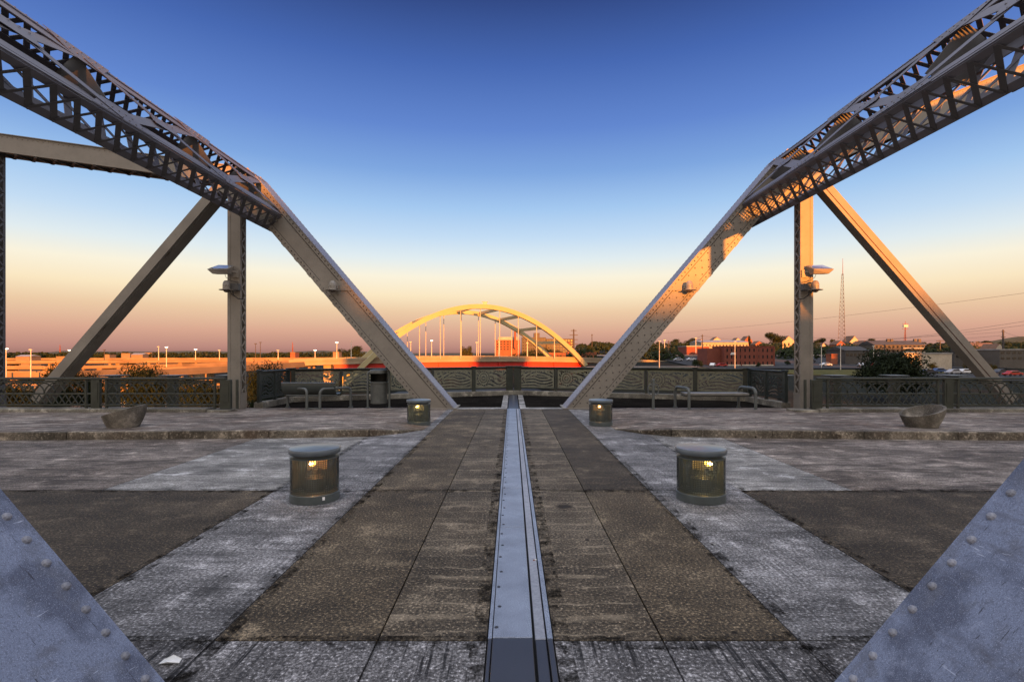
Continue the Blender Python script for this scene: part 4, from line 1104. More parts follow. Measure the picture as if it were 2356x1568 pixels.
# far-off woods that read as one mass
def woods(name, spots, leaf, n, mat, seed):
    rnd = random.Random(seed); mb = MB()
    for x, y, z, rx, rz in spots:
        for i in range(n):
            d = Vector((rnd.gauss(0, 1), rnd.gauss(0, 1), abs(rnd.gauss(0, 1)))).normalized(); c = Vector((x+d.x*rx, y+d.y*rx, z+d.z*rz))
            s = leaf*rnd.uniform(.6, 1.3); u = Vector((rnd.gauss(0, 1), rnd.gauss(0, 1), rnd.gauss(0, 1))).normalized(); w_ = u.orthogonal().normalized()
            b = len(mb.v); mb.v += [tuple(c-u*s), tuple(c+w_*s*.7), tuple(c+u*s), tuple(c-w_*s*.7)]; mb.f.append((b, b+1, b+2, b+3))
    o = obj(name, mb, M[mat]); o['kind'] = 'stuff'; return o
sp = []
for i in range(150):
    x = -60+i*6.6; Y = rnd.uniform(640, 760); X = PX(x, Y); sp.append((X, Y, PZ(823, Y)-3, rnd.uniform(6, 13), max(2, PZ(rnd.uniform(809.5, 815), Y)-PZ(823, Y)+3)))
woods('far_woods', sp, 1.5, 90, 'leaf', 4)
sp = []
for i in range(190):
    x = 1330+i*5.6; Y = rnd.uniform(250, 520); X = PX(x, Y); z = gz(X, Y); sp.append((X, Y, z, rnd.uniform(3, 7), rnd.uniform(3, 6.5)))
woods('hillside_woods', sp, 1.0, 110, 'leaf', 6)
sp = []
for i in range(28):
    x = -20+i*20+rnd.uniform(-8, 8); Y = rnd.uniform(150, 200); X = PX(x, Y); sp.append((X, Y, gz(X, Y), rnd.uniform(2, 4.5), rnd.uniform(3, 6)))
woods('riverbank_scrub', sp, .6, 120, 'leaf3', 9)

# ------------------------------------------------------------------ arch bridge
M['arch'] = simple('cream_arch_paint', (.37, .315, .165), .55, var=.06, scale=.2)
M['red'] = simple('red_girder_paint', (.58, .020, .011), .5, var=.15, scale=.3)
M['beige'] = simple('beige_bridge_concrete', (.30, .23, .15), .8, var=.12, scale=.15)
M['cable'] = simple('hanger_paint', (.45, .38, .33), .5)
t = thing('arch_bridge', 'cream double arch road bridge with a red deck girder beyond the overlook', 'bridge', (-9.5, 220, -18))
u = Vector((.94, .342, 0)); C0 = Vector((-9.5, 220, 0)); off = Vector((-10.9, 30, 0))
def rz_(s): return 21.3-25.9*((s+3.4)/49.5)**2
def rib(o):
    mb = MB(); n = 44; pts = [C0+o+u*s+Vector((0, 0, rz_(s))) for s in [-3.4-58+116*i/n for i in range(n+1)]]
    vs = []
    for i, p in enumerate(pts):
        d = (pts[min(i+1, n)]-pts[max(i-1, 0)]).normalized(); up = Vector((0, 0, 1)); up = (up-d*up.dot(d)).normalized(); sd_ = d.cross(up)
        hh = .95; ww = .95
        vs += [p-sd_*ww-up*hh, p+sd_*ww-up*hh, p+sd_*ww+up*hh, p-sd_*ww+up*hh]
    mb.add(vs, [(i*4+k, i*4+(k+1) % 4, i*4+4+(k+1) % 4, i*4+4+k) for i in range(n) for k in range(4)]); return mb
for o in (Vector(), off): obj('arch_rib', rib(o), M['arch'], t)
for s in (-37, -27, -17, -6, 5, 15, 25, 34):
    mb = MB(); p = C0+u*s+Vector((0, 0, rz_(s)+.2)); mb.bar(p+off*.035, p+off*.965, 1.1, 1.3, (0, 0, 1)); obj('cross_strut', mb, M['arch'], t)
for o in (Vector(), off):
    for s in (-38, -29.5, -21, -12.5, -4, 4.5, 13, 21.5, 30):
        mb = MB(); p = C0+o+u*s; mb.tube([p+Vector((0, 0, -.6)), p+Vector((0, 0, rz_(s)-.9))], .17, 6); obj('hanger', mb, M['cable'], t)
def dz(s): return -.35-.00030*(s+2)**2 if s > -2 else -.35-.00022*(s+2)**2
def ribbon(mb, pts, w, z0, z1, side):
    """deck strip following pts (centre of the near edge); extends by w along side; z0 below, z1 above"""
    vs = []
    for p in pts: vs += [p+Vector((0, 0, z0)), p+side*w+Vector((0, 0, z0)), p+side*w+Vector((0, 0, z1)), p+Vector((0, 0, z1))]
    n = len(pts); mb.add(vs, [(i*4+k, i*4+(k+1) % 4, i*4+4+(k+1) % 4, i*4+4+k) for i in range(n-1) for k in range(4)]+[(3, 2, 1, 0), (4*n-4, 4*n-3, 4*n-2, 4*n-1)])
offn = off.normalized(); E0 = C0+offn*1.4
def dpt(s): return E0+u*s+Vector((0, 0, dz(s)))
ss = [-78+i*4 for i in range(44)]
mb = MB(); ribbon(mb, [dpt(s) for s in ss], 37, -1.5, 0, offn); dk = obj('deck', mb, M['beige'], t)
mb = MB(); ribbon(mb, [dpt(s)-offn*.15+Vector((0, 0, .0)) for s in ss], .3, .004, .85, offn); ribbon(mb, [dpt(s)+offn*36.6 for s in ss], .3, .004, .85, offn); obj('parapet', mb, M['beige'], t)
mb = MB(); ribbon(mb, [dpt(s)+offn*1.2 for s in ss if -64 < s < 70], .6, -3.9, -1.51, offn); obj('girder', mb, M['red'], t)
for s in (-52, -34, -21, -8, 5, 18, 31, 44):
    mb = MB(); p = dpt(s)+offn*.9; mb.bar(p+Vector((0, 0, -3.8)), p+Vector((0, 0, -.2)), .5, .4, u); obj('girder_stiffener', mb, M['red'], t)
for s in (-64, 62):
    mb = MB()
    for e in (3, 17, 31): q = dpt(s)+offn*e; mb.box(q.x-1.4, q.x+1.4, q.y-1.4, q.y+1.4, -24, q.z-1.52)
    obj('pier', mb, M['beige'], t)
mb = MB(); q = dpt(104)+offn*18; mb.box(q.x-6, q.x+6, q.y-16, q.y+16, -14, q.z-1.6); obj('abutment', mb, M['beige'], t)
mb = MB(); p = C0+u*(-2)+Vector((0, 0, rz_(-3)+.96)); mb.box(p.x-.9, p.x+.9, p.y-.4, p.y+.4, p.z, p.z+1.0); mb.box(p.x-1.3, p.x+1.3, p.y-.5, p.y+.5, p.z+1.0, p.z+1.15); obj('beacon_frame', mb, M['cable'], t)

# ------------------------------------------------------------------ elevated highways on the left
M['hwy'] = simple('highway_concrete', (.265, .17, .09), .85, var=.28, scale=.08)
M['hwy_dark'] = simple('dark_highway_concrete', (.155, .112, .075), .85, var=.2, scale=.1)  # darker concrete for the decks and the lower ramp
def viaduct(name, label, pts, w, depth, par, piers, mat, cat='highway', gap=26):
    """pts: photo columns/rows of the parapet top with depth"""
    q = [P(*a) for a in pts]; t = thing(name, label, cat, q[0], 'elevated highway ramps on the left')
    # resample
    rs = []
    for a, b in zip(q[:-1], q[1:]):
        for k in range(6): rs.append(a.lerp(b, k/6))
    rs.append(q[-1])
    side = Vector((.15, 1, 0)).normalized(); up = Vector((0, 0, 1))
    mb = MB(); ribbon(mb, [p-up*par for p in rs], w, -depth, 0, side); obj('deck', mb, M['hwy_dark'], t)
    mb = MB(); ribbon(mb, [p-side*.18-up*par for p in rs], .3, -.5, par, side); ribbon(mb, [p+side*(w-.3)-up*(par-.004) for p in rs], .3, 0, par, side); obj('parapet', mb, mat, t)
    if piers:
        L_ = 0; nxt = gap*.5
        for a, b in zip(rs[:-1], rs[1:]):
            l = (b-a).length
            while L_+l > nxt:
                p = a.lerp(b, (nxt-L_)/l); pm = MB()
                z1 = p.z-par-depth-.01; zb = min(gz(p.x, p.y), -12)-1
                pm.box(p.x-.9, p.x+.9, p.y+1.2, p.y+2.6, zb, z1-.7); pm.box(p.x-.9, p.x+.9, p.y+w-3, p.y+w-1.6, zb, z1-.7)
                pm.box(p.x-1.0, p.x+1.0, p.y+.6, p.y+w-.6, z1-.699, z1); obj('pier', pm, mat, t); nxt += gap
            L_ += l
    return t
viaduct('elevated_highway', 'farthest elevated highway with close piers low on the left horizon', [(-260, 824, 420), (200, 823.5, 400), (560, 823, 400), (760, 822, 420)], 14, .8, .7, True, M['hwy'], gap=30)
viaduct('elevated_highway', 'long elevated highway on wide piers running across the left background', [(-300, 831, 260), (0, 830, 255), (250, 829, 262), (540, 827.5, 300), (760, 825, 330)], 13, .9, .6, True, M['hwy'], gap=27)
viaduct('highway_ramp', 'broad sunlit highway ramp climbing from the left edge', [(-320, 856, 120), (-60, 857, 122), (110, 856, 130), (280, 848, 150), (430, 842, 165), (560, 835.5, 182), (705, 827, 206)], 11, .8, .6, True, M['hwy'], gap=31)
viaduct('highway_ramp', 'middle ramp on close piers between the long highway and the broad ramp', [(-300, 843, 200), (150, 842, 205), (420, 836.5, 232), (600, 830, 268)], 9, .7, .55, True, M['hwy'], gap=18)
viaduct('highway_ramp', 'lower shaded ramp sweeping into the arch bridge from the left', [(180, 858, 128), (300, 853, 138), (420, 847, 150), (560, 840, 168), (700, 832, 196)], 9, 1.2, .7, True, M['hwy_dark'], gap=34)
viaduct('highway_ramp', 'low sunlit road wall seen through the left arched railing', [(-300, 884, 150), (40, 888, 150), (300, 890, 150), (470, 886, 155)], 12, .8, .6, False, M['hwy'])

# ------------------------------------------------------------------ poles and masts
M['pole'] = simple('pale_pole', (.62, .55, .46), .5); M['dpole'] = simple('dark_timber_pole', (.06, .05, .045), .8); M['mast'] = simple('rusty_mast_paint', (.22, .07, .05), .6); M['mast2'] = simple('mast_grey', (.12, .10, .10), .6)
M['lampglow'] = emit('street_lamp_glow', (1, .8, .55), 3)
def street_lamp(x, Y, top, base, label, mat='pole', glow=False):
    X = PX(x, Y); zt = PZ(top, Y); zb = PZ(base, Y); t = thing('street_lamp', label, 'street lamp', (X, Y, zb), 'street lamps in the background')
    r = max(.10, .0006*Y)
    mb = MB(); mb.tube([(X, Y, zb), (X, Y, zt)], [r*1.3, r*.8], 8); obj('pole', mb, M[mat], t)
    mb = MB(); mb.box(X-r*3.4, X+r*3.4, Y-r*2, Y+r*2, zt+.001, zt+r*2.0); obj('lamp_head', mb, M['lampglow'] if glow else M[mat], t)
for x, Y, a, b, lab in ((14, 124, 803, 869, 'tall pale street lamp at the left edge of the picture'), (71, 126, 805, 868, 'tall pale street lamp left of the left diagonal'), (365, 300, 798, 836, 'slim lamp pole left of the brighter lamp on the viaduct'),
        (383, 180, 799, 850, 'bright lamp pole on the viaduct left of the vertical post'), (160, 300, 806, 834, 'small lamp pole behind the left diagonal'), (240, 310, 805, 834, 'small lamp pole left of the dark tree'), (450, 300, 804, 832, 'small lamp pole right of the bright viaduct lamp'), (505, 330, 806, 830, 'small lamp pole just left of the vertical post'), (640, 340, 806, 828, 'small lamp pole by the red mast'), (725, 330, 806, 827, 'small lamp pole right of the red mast'), (588, 420, 791, 824, 'first of two dark slender poles right of the vertical post'), (599, 420, 788, 824, 'second of two dark slender poles right of the vertical post'),
        (775, 205, 788, 828, 'pale lamp pole left of the left arch foot'), (808, 210, 785, 826, 'pale lamp pole nearest the left arch foot'), (945, 216, 787, 822, 'lamp pole on the arch bridge left of the hangers'),
        (993, 230, 784, 820, 'lamp pole among the left hangers of the arch bridge'), (1097, 240, 788, 820, 'lamp pole on the arch bridge near its middle'), (1148, 250, 786, 820, 'lamp pole before the brick mill'),
        (1213, 236, 789, 822, 'bright lamp pole right of the brick mill'), (1276, 240, 787, 822, 'lamp pole between the arch ribs')):
    street_lamp(x, Y, a, b, lab, 'dpole' if 'dark' in lab else 'pole', glow=x in (383, 775, 993, 14, 160, 450, 725))
for x, Y, a, b, lab in ((1517, 160, 785, 847, 'pale pole by the foot of the right sloping post'), (1529, 330, 783, 818, 'thin pole behind the pale pole'), (1601, 280, 778, 812, 'slim pole above the small red block'), (1691, 180, 786, 848, 'pale street lamp standing before the brick block'),
        (1842, 300, 790, 828, 'pale lamp just left of the sunlit post'), (1890, 200, 796, 848, 'grey lamp pole just right of the sunlit post'), (1934, 190, 792, 850, 'pale lamp pole under the lattice mast'), (2010, 180, 796, 848, 'pale lamp pole left of the big dark tree')):
    street_lamp(x, Y, a, b, lab, 'pole')
def utility_pole(x, Y, top, base, label, arms=1, aw=2.4, r=.0016, mat='dpole'):
    X = PX(x, Y); zt = PZ(top, Y); zb = PZ(base, Y); t = thing('utility_pole', label, 'utility pole', (X, Y, zb), 'utility poles in the background')
    mb = MB(); mb.tube([(X, Y, zb), (X, Y, zt)], [r*Y, r*Y*.6], 8); obj('pole', mb, M[mat], t)
    H = zt-zb
    for k in range(arms):
        mb = MB(); z = zt-H*.05-H*.17*k; mb.box(X-aw*(.7 if k == 0 else 1), X+aw*(.7 if k == 0 else 1), Y-.2, Y+.2, z-.0006*Y, z+.0006*Y); obj('crossarm', mb, M[mat], t)
utility_pole(1320, 330, 757, 818, 'dark transmission pole with four crossarms right of the arch bridge', 4, 2.6, .0020)
utility_pole(1362, 330, 768, 822, 'slim dark utility pole right of the transmission pole', 1, .8, .0010)
utility_pole(1538, 260, 783, 848, 'slim utility pole with short arms right of the sloping post', 3, .8, .0010)
utility_pole(1616, 240, 769, 842, 'tall slim utility pole left of the brick block', 1, .5, .0014)
utility_pole(1702, 420, 784, 806, 'short pole above the roof of the brick block', 1, 1.2, .0009)
utility_pole(2308, 240, 758, 836, 'dark utility pole with insulators at the far right', 3, .9, .0022)
utility_pole(2163, 330, 783, 806, 'dark pole with a wide flat top right of the apartment block', 1, 3.2, .0012)
utility_pole(2247, 300, 785, 812, 'small dark pole beside the right diagonal', 2, 1.4, .0010)
utility_pole(871, 700, 786, 815, 'distant dark pole by the left arch foot', 1, 1.5, .0008)
def lattice_mast(x, Y, tip, lat, base, w, label, mat):
    X = PX(x, Y); zt, zl, zb = PZ(tip, Y), PZ(lat, Y), PZ(base, Y); t = thing('radio_mast', label, 'radio mast', (X, Y, zb), None)
    mb = MB(); n = max(8, int((zl-zb)/(w*.55)))
    c = lambda k, z, f_: Vector((X+math.cos(k*2.094+.5)*w*f_, Y+math.sin(k*2.094+.5)*w*f_, z))
    fz = lambda q: .58-.45*q
    r = .0003*Y
    for k in range(3): mb.tube([c(k, zb, fz(0)), c(k, zl, fz(1))], r*1.1, 5)
    br = MB()
    for i in range(n):
        q0, q1 = i/n, (i+1)/n; z0, z1 = zb+(zl-zb)*q0, zb+(zl-zb)*q1
        for k in range(3):
            br.tube([c(k, z0, fz(q0)), c(k+1, z1, fz(q1))], r*.62, 4); br.tube([c(k+1, z0, fz(q0)), c(k, z1, fz(q1))], r*.62, 4); br.tube([c(k, z1, fz(q1)), c(k+1, z1, fz(q1))], r*.62, 4)
    obj('leg', mb, M[mat], t); obj('bracing', br, M[mat], t)
    mb = MB(); mb.tube([(X, Y, zl-1), (X, Y, zt)], [r*2.2, r*1.0], 6); obj('antenna', mb, M['mast'], t)
    return X, Y, t
lattice_mast(1939, 400, 594, 630, 785, 5.4, 'tall lattice radio mast standing on the right skyline', 'mast2')
X, Y, t = lattice_mast(2083, 420, 738, 752, 786, 1.6, 'short mast with a lit box above the apartment block', 'mast')
mb = MB(); mb.box(X-1.7, X+1.7, Y-.8, Y+.8, PZ(752, Y), PZ(747, Y)); obj('antenna_box', mb, M['pole'], t); mb = MB(); mb.box(X-2.2, X+2.2, Y-.3, Y+.3, PZ(744, Y)-.3, PZ(744, Y)); mb.box(X-2.2, X+2.2, Y-.3, Y+.3, PZ(756, Y)-.3, PZ(756, Y)); obj('antenna_arm', mb, M['mast'], t)
lattice_mast(673, 650, 786, 789, 812, 1.8, 'red lattice mast left of the left sloping post', 'mast')
lattice_mast(138, 800, 792, 794, 810, 1.6, 'small distant mast beside the left diagonal', 'mast')
M['wire'] = simple('power_wire', (.09, .07, .07), .6)
def wire(pts, label):
    q = [P(*a) for a in pts]; a, b = q[0], q[-1]; mb = MB(); n = 30; pp = []
    sag = pts[0][3] if len(pts[0]) > 3 else 0
    for i in range(n+1):
        k = i/n; p = a.lerp(b, k); p.z -= 4*1.5*k*(1-k); pp.append(p)
    mb.tube(pp, .045, 4); tag(obj('power_line', mb, M['wire']), label, 'power line', 'power lines over the town')
for (x0, y0, Y0_), (x1, y1, Y1_), lab in (((2400, 668, 170), (1500, 768, 330), 'highest thin power line sloping up to the right edge'), ((2400, 732, 170), (1840, 797, 300), 'second highest power line meeting the right diagonal'), ((2400, 742, 170), (1840, 792, 300), 'third power line just under the second'),
        ((2308, 763, 240), (1860, 776, 330), 'power line from the far right pole to the sunlit post'), ((2310, 771, 240), (1900, 786, 330), 'lower power line from the far right pole'), ((2420, 775, 200), (2310, 763, 240), 'power line from the far right pole to the right edge'),
        ((1616, 771, 240), (1538, 786, 260), 'short power line left of the tall slim pole'), ((1616, 772, 240), (1830, 787, 420), 'power line running right from the tall slim pole'), ((2310, 784, 240), (1980, 796, 330), 'lowest power line from the far right pole')):
    wire([(x0, y0, Y0_), (x1, y1, Y1_)], lab)
OCC = [(8, 22.5, -150, 40, 'tall unseen office block added behind the camera to shade the left'), (22.6, 27.9, -151, 20.9, 'low unseen office wing added behind the camera for shade'), (28, 70, -150, 17.5, 'long low unseen office block added behind the camera for shade'), (82, 102, -260, 44, 'unseen office block added for shade behind the camera near the middle'), (120, 150, -200, 44, 'unseen office block added for shade behind the camera to the right'), (165, 215, -220, 46, 'wide unseen office block added for shade behind the camera to the right'), (232, 350, -220, 50, 'widest unseen office block added for shade far behind to the right')]
# ------------------------------------------------------------------ buildings
def brick(name, c):
    m, t, b = new_mat(name); v = objvec(t)
    n = noise(t, v, .35, 5, .7); n2 = noise(t, v, 3.5, 3, .6)
    cc = mixc(t, cramp(t, n, .3, .7), tuple(x*.75 for x in c), tuple(x*1.2 for x in c)); cc = mixc(t, cramp(t, n2, .4, .7), cc, tuple(x*.6 for x in c))
    t.links.new(cc, b.inputs['Base Color']); b.inputs['Roughness'].default_value = .85; return m
M['brick'] = brick('red_brick', (.21, .055, .032)); M['brick2'] = brick('orange_brick', (.30, .095, .045)); M['wcream'] = brick('cream_cladding', (.40, .35, .25)); M['wgrey'] = brick('grey_render', (.115, .098, .08)); M['wdark'] = brick('dark_cladding', (.085, .075, .065)); M['wbuff'] = brick('buff_cladding', (.26, .18, .11)); M['wwhite'] = brick('white_painted_wall', (.50, .42, .32))
M['roof'] = simple('dark_roof', (.05, .045, .042), .8, scale=.4); M['roof2'] = simple('pale_metal_roof', (.26, .25, .24), .5, scale=.3); M['roof3'] = simple('brown_shingle', (.16, .085, .05), .85, scale=.4)
M['pane'] = simple('window_glass', (.018, .018, .02), .15); M['trim'] = simple('stone_trim', (.5, .43, .33), .7)
def building(x0, x1, Y, top, base, depth, label, wall, name='building', cat='building', roof=None, gable=0, rows=0, cols=0, wh=.5, ww=.35, group=None, ridge='x', trim=None, extra=None, zbase=None, skew=0):
    """front wall between photo columns x0 and x1 at depth Y; rows x cols windows in the front, and in the side facing the camera"""
    X0, X1 = PX(x0, Y), PX(x1, Y); zt = PZ(top, Y); zb = PZ(base, Y) if zbase is None else zbase
    t = thing(name, label, cat, ((X0+X1)/2, Y, zb), group)
    w = MB(); w.box(X0, X1, Y, Y+depth, min(zb, gz((X0+X1)/2, Y))-1.5, zt); wo = obj('wall', w, M[wall], t)
    H = zt-zb
    if gable:
        g = MB(); o = .35
        if ridge == 'x':
            ym = Y+depth/2; g.prism([(X0-o, Y-o, zt+.02), (X0-o, Y+depth+o, zt+.02), (X0-o, ym, zt+gable)], (X1-X0+2*o, 0, 0))
        else:
            xm = (X0+X1)/2; g.prism([(X0-o, Y+.15, zt+.02), (X1+o, Y+.15, zt+.02), (xm, Y+.15, zt+gable)], (0, depth, 0))
            gw = MB(); gw.prism([(X0, Y, zt+.001), (X1, Y, zt+.001), (xm, Y, zt+gable*.9)], (0, .14, 0)); obj('gable_wall', gw, M[wall], t)
        obj('roof', g, M[roof or 'roof'], t)
    else:
        p = MB(); p.box(X0-.2, X1+.2, Y-.2, Y+depth+.2, zt+.01, zt+.45); obj('roof', p, M[roof or wall], t)
    if rows:
        sx_ = (X1-X0)/cols; sz = H/rows
        me = None
        faces = [('f', cols)]
        side_x = X0 if X0 > 0 else X1; ns = max(1, int(depth/sx_))
        for r_ in range(rows):
            for c_ in range(cols):
                cx, cz = X0+sx_*(c_+.5), zb+sz*(r_+.52)
                if me is None:
                    mb = MB(); mb.box(-sx_*ww/2, sx_*ww/2, -.10, -.02, -sz*wh/2, sz*wh/2); me = bpy.data.meshes.new('window'); me.from_pydata(mb.v, [], mb.f); me.materials.append(M['pane'])
                o = bpy.data.objects.new('window', me); COL.objects.link(o); o.parent = t; o.location = (cx-t.location.x, Y-t.location.y, cz-t.location.z)
    if trim:
        b = MB(); b.box(X0-.06, X1+.06, Y-.07, Y-.002, zt-H*.10, zt-H*.04); b.box(X0-.06, X1+.06, Y-.07, Y-.002, zb, zb+H*.10); obj('trim', b, M[trim], t)
    return t, X0, X1, zb, zt
# brick office block with a darker recessed left wing
t, X0, X1, zb, zt = building(1668, 1781, 220, 798, 843, 14, 'four storey red brick block with dark windows between the sloping post and sunlit post', 'brick', rows=3, cols=11, wh=.50, ww=.30, trim=None)
w = MB(); xa = PX(1627, 224); w.box(xa, X0-.02, 224, 236, zb-3, zt-.5); obj('side_wing', w, M['brick'], t)
b = MB(); b.box(X0, X1, 219.9, 219.99, zb-.5, zb+.9); obj('plinth', b, M['trim'], t)
sg = MB(); sg.box(PX(1684, 219), PX(1694, 219), 219.7, 219.85, PZ(812.5, 219), PZ(810.5, 219)); sg.box(PX(1682.5, 219), PX(1694, 219), 219.7, 219.85, PZ(815.4, 219), PZ(813.4, 219)); obj('wall_sign', sg, M['white'], t)
pc = MB()
for i in range(4): xx = X0+(X1-X0)*i/3; pc.box(xx-.25-.001*i, xx+.25, 219.8, 219.97, zb, zt+.2)
obj('pilaster_strip', pc, M['brick'], t)
building(1580, 1632, 300, 797, 813, 16, 'low red brick shed left of the brick block', 'brick', roof='roof2')
t, X0, X1, zb, zt = building(1614, 1722, 330, 787, 803, 22, 'long cream metal warehouse behind the brick block', 'wcream', roof='roof2', gable=1.6, rows=1, cols=14, wh=.28, ww=.4)
building(1800, 1830, 430, 786, 799, 10, 'white gabled house glowing left of the sunlit post', 'wwhite', 'house', 'house', 'roof3', 5, 1, 3, group='houses on the hillside', ridge='y')
for a in ((1713, 1731, 420, 784, 800, 9, 'red roofed house behind the warehouse', 'brick2', 4), (1690, 1706, 425, 785, 800, 8, 'small house with a pale gable over the warehouse roof', 'wwhite', 3), (1738, 1756, 380, 792, 806, 8, 'low sunlit red house right of the warehouse', 'brick2', 2.5),
          (1955, 1978, 400, 787, 800, 10, 'tall gabled house at the foot of the lattice mast', 'wwhite', 5), (1978, 2004, 390, 795, 803, 9, 'low gabled house right of the lattice mast', 'wwhite', 4), (1925, 1945, 395, 792, 802, 9, 'small orange house left of the lattice mast', 'brick2', 3),
          (1890, 1900, 380, 796, 804, 8, 'narrow house right of the sunlit post', 'wwhite', 2.5), (1418, 1436, 330, 797, 812, 8, 'dark gabled house right of the arch bridge', 'wdark', 3), (1436, 1455, 330, 795, 810, 8, 'red gabled house touching the right sloping post', 'brick2', 3),
          (2290, 2312, 260, 804, 816, 9, 'sunlit gabled house by the far right pole', 'wwhite', 3), (1640, 1660, 420, 783, 796, 8, 'house peeking over the left of the warehouse roof', 'wwhite', 3), (1606, 1622, 420, 787, 797, 8, 'small sunlit house above the low brick shed', 'wwhite', 2.5)):
    x0, x1, Y, tp, bs, dp, lab, wl, gb = a
    building(x0, x1, Y, tp, bs, dp, lab, wl, 'house', 'house', 'roof3', gb, 1, 2, .4, .3, 'houses on the hillside', 'y')
# apartment block with balconies
t, X0, X1, zb, zt = building(2012, 2128, 300, 793, 820, 14, 'dark three storey apartment block behind the big tree', 'wgrey', roof='roof', gable=2.6, rows=3, cols=12, wh=.55, ww=.45)
bl = MB()
for r_ in range(3):
    z = zb+(zt-zb)*(r_/3+.02); bl.box(PX(2074, 300), PX(2125, 300), 298.6, 299.85, z-.12, z+.12); bl.box(PX(2074, 300), PX(2125, 300), 298.55, 298.65, z+.121, z+.55)
obj('balcony', bl, M['trim'], t)
for xx in (2040, 2048, 2102, 2112):
    c_ = MB(); c_.box(PX(xx, 306), PX(xx+6, 306), 305.5, 306.5, zt+1.5, zt+3.6); obj('chimney', c_, M['wgrey'], t)
building(2078, 2190, 190, 814, 831, 10, 'long pale low wall building half lit orange on the right', 'wwhite', roof='roof2')
building(1945, 2000, 230, 806, 826, 14, 'dark low commercial building under the lattice mast', 'wdark', roof='roof', gable=2, rows=1, cols=6, wh=.3, ww=.6)
building(1913, 1927, 228, 816, 823, 4, 'small orange lit sign wall by the dark low building', 'brick2', roof='brick2')
building(2196, 2262, 210, 812, 828, 12, 'dark shed partly behind the right diagonal', 'wdark', roof='roof', rows=1, cols=5, wh=.35, ww=.5)
building(2300, 2420, 200, 805, 830, 14, 'brown low building with a pale roof edge at the right edge', 'wgrey', roof='roof2', rows=2, cols=9, wh=.35, ww=.6)
building(2225, 2300, 320, 799, 812, 12, 'dark long building beside the far right pole', 'wdark', roof='roof3', gable=3, rows=1, cols=7, wh=.4, ww=.4)
# beyond the arch bridge
t, X0, X1, zb, zt = building(1141, 1196, 430, 783, 806, 18, 'red brick mill with a pale roof storey under the arch', 'brick2', rows=4, cols=7, wh=.5, ww=.5)
rf = MB(); rf.box(X0+2, X1-2, 432, 446, zt+.46, zt+3.0); obj('roof_storey', rf, M['roof2'], t)
def chimney(x, Y, top, base, w, label):
    X = PX(x, Y); mb = MB(); mb.lathe([(w, 0), (w*.8, PZ(top, Y)-PZ(base, Y)), (w*.9, PZ(top, Y)-PZ(base, Y)+.3), (w*.9, PZ(top, Y)-PZ(base, Y)+1)], (X, Y, PZ(base, Y)), 12)
    tag(obj('smokestack', mb, M['brick2'], smooth=True), label, 'smokestack', 'brick smokestacks')
chimney(1185, 425, 765, 800, 1.0, 'thin red smokestack rising behind the brick mill'); chimney(1309, 350, 790, 820, 1.3, 'short thick red smokestack beside the right arch leg')
t, X0, X1, zb, zt = building(1201, 1256, 460, 777, 812, 20, 'tall grey concrete block behind the arch ribs', 'wgrey', rows=5, cols=9, wh=.45, ww=.5)
m2 = MB(); m2.box(PX(1229, 460), PX(1242, 460), 462, 474, zt+.46, zt+4.5); obj('plant_room', m2, M['wgrey'], t)
building(1257, 1318, 470, 780, 812, 20, 'grey brown residential block behind the right arch leg', 'wgrey', rows=5, cols=10, wh=.45, ww=.5)
building(1331, 1372, 260, 812, 826, 12, 'low orange brick building right of the arch', 'brick2', roof='brick2', rows=1, cols=5, wh=.3, ww=.4)
building(1256, 1302, 300, 812, 824, 10, 'low red building under the right arch leg', 'brick2', roof='roof3', rows=1, cols=6, wh=.3, ww=.4)
building(1395, 1412, 230, 820, 830, 6, 'small orange shed beside the right sloping post', 'brick2', roof='roof2')
for a in ((36, 68, 330, 820, 827, 'low domed pale storage building near the left edge', 1.2), (130, 162, 320, 821, 827, 'pale box building left of the left diagonal', 0), (240, 252, 480, 816, 823, 'pale hut on the left horizon', 0), (302, 328, 480, 815.5, 823, 'pale gabled shed in the middle of the left horizon', 1.5),
          (279, 299, 600, 813, 818, 'sunlit long roof on the left horizon', 0), (333, 349, 700, 811.7, 816, 'small bright building on the left horizon', 0), (472, 479, 760, 811, 815, 'tiny bright building left of the vertical post', 0),
          (668, 679, 420, 811, 816, 'small red and white sign building left of the arch foot', 0), (766, 780, 520, 810, 817, 'pale tower like building by the left arch foot', 0), (920, 945, 520, 815, 820, 'low pale building by the left hangers', 0), (1058, 1085, 560, 812, 817, 'low sunlit building under the arch', 0)):
    x0, x1, Y, tp, bs, lab, gb = a
    building(x0, x1, Y, tp, bs, 8, lab, 'wbuff' if 'red' not in lab else 'brick2', roof='roof2' if gb else 'wbuff', gable=gb)
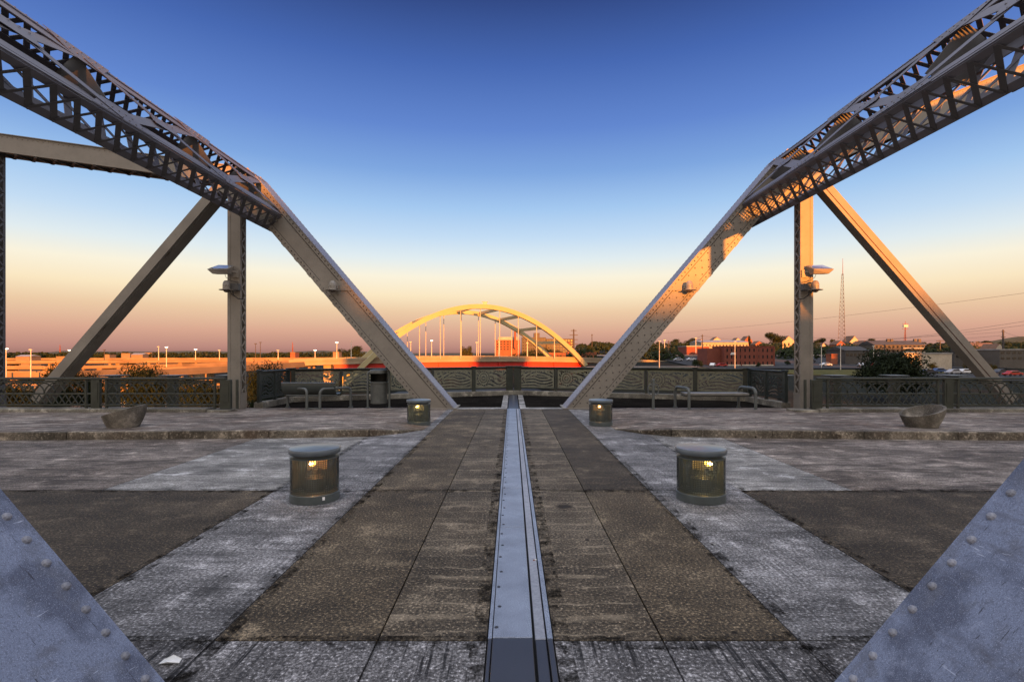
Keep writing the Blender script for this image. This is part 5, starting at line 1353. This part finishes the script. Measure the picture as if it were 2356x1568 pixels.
# sign board on the lit building
# ------------------------------------------------------------------ parked cars
CARM = {n: simple(n+'_car_paint', c, .3, var=.03) for n, c in (('white', (.7, .7, .7)), ('silver', (.4, .4, .42)), ('red', (.4, .03, .02)), ('dark', (.03, .035, .05)), ('blue', (.05, .09, .2)))}
CARP = {}
def car(x, y, Y, colour, label, rot=0):
    X = PX(x, Y); z = gz(X, Y)+.4
    if colour not in CARP:
        t = thing('parked_car', label, 'car', (X, Y, z), 'cars parked in the lots below the bridge')
        pr = [(-2.2, .35), (-2.2, .72), (-1.45, .90), (-.8, 1.42), (.75, 1.45), (1.45, .95), (2.15, .85), (2.2, .35)]
        b = MB(); b.prism([(X+a, Y-.86, z+h) for a, h in pr], (0, 1.72, 0)); obj('body', b, CARM[colour], t, bevel=.06)
        g = MB(); g.prism([(X-1.25, Y-.88, z+.95), (X-.72, Y-.88, z+1.34), (X+.68, Y-.88, z+1.36), (X+1.2, Y-.88, z+.97)], (0, 1.76, 0)); obj('side_window', g, M['pane'], t)
        for dx in (-1.35, 1.35):
            for dy in (-.9, .70):
                w = MB(); n = 14; w.prism([(X+dx+.33*math.cos(k*2*math.pi/n), Y+dy, z+.33+.33*math.sin(k*2*math.pi/n)) for k in range(n)], (0, .2, 0)); obj('wheel', w, M['black'], t)
        CARP[colour] = t
    else: dup(CARP[colour], (X, Y, z), label, rotz=rot)
for x, Y, c, lab, r_ in ((2135, 150, 'dark', 'dark car on the open lot right of the big tree', 0), (2195, 150, 'silver', 'silver car in the lot left of the right diagonal', 0), (2220, 152, 'white', 'white car in the lot touching the right diagonal', .2), (2160, 158, 'blue', 'blue car behind the dark car on the lot', 0),
        (1900, 215, 'white', 'white car in the upper lot near the sunlit post', 0), (1980, 210, 'silver', 'silver car in the upper lot left of the big tree', 1.2), (2010, 205, 'red', 'red car beside the big dark tree', 0), (2330, 140, 'red', 'red car at the right edge of the lot', 0), (2300, 150, 'dark', 'dark car right of the right diagonal', .3),
        (1640, 210, 'white', 'white car left of the brick block', 1.0), (1660, 208, 'red', 'red car at the corner of the brick block', 0), (1560, 250, 'silver', 'silver car on the lawn road left of the brick block', 0), (1590, 252, 'white', 'white car on the road beside the silver car', 0), (1865, 240, 'dark', 'dark car in the upper lot by the sunlit post', 0)):
    car(x, 0, Y, c, lab, r_)
# parked vehicles glimpsed through the left railing
for x, Y, c, lab, r_ in ((300, 140, 'white', 'white car seen through the left arched railing', .1), (410, 142, 'silver', 'silver car seen through the left arched railing', 0), (460, 138, 'white', 'white car nearest the vertical post seen through the left railing', 0)):
    car(x, 0, Y, c, lab, r_)

# ------------------------------------------------------------------ litter on the deck
t = thing('paper_scrap', 'crumpled pale paper scrap on the deck by the foot of the near left post', 'litter', (-1.93, 2.95, 0))
m = MB(); pts = [(-.055, -.02, .004), (.0, -.028, .020), (.055, -.012, .006), (.05, .02, .012), (.0, .026, .030), (-.05, .018, .008)]
m.prism([(-1.93+a, 2.95+b, c) for a, b, c in pts], (0, 0, .003)); obj('sheet', m, M['white'], t)
t = thing('cigarette_butt', 'orange tipped cigarette butt lying on the steel expansion joint', 'litter', (.19, 4.38, .012))
m = MB(); m.tube([(.178, 4.375, .016), (.190, 4.380, .016)], .0045, 8); obj('filter', m, M['brick2'], t)
m = MB(); m.tube([(.1905, 4.3802, .016), (.206, 4.386, .016)], .0045, 8); obj('paper', m, M['white'], t)

# ------------------------------------------------------------------ unseen blocks added behind the camera, placed and sized to shade deck and trusses
def downtown(x0, x1, y, h, label):
    t = thing('added_office_block', label, 'building', ((x0+x1)/2, y, -12), 'unseen office blocks added for shade')
    w = MB(); w.box(x0, x1, y-24, y, -14, h); obj('wall', w, M['wgrey'], t)
    r_ = MB(); r_.box(x0-.3, x1+.3, y-24.3, y+.3, h+.01, h+.8); obj('roof', r_, M['roof'], t)
    b = MB(); z = -8
    while z < h-2: b.box(x0+1, x1-1, y+.01, y+.12, z, z+1.6); z += 3.6
    obj('window', b, M['pane'], t)
for a in OCC: downtown(*a)
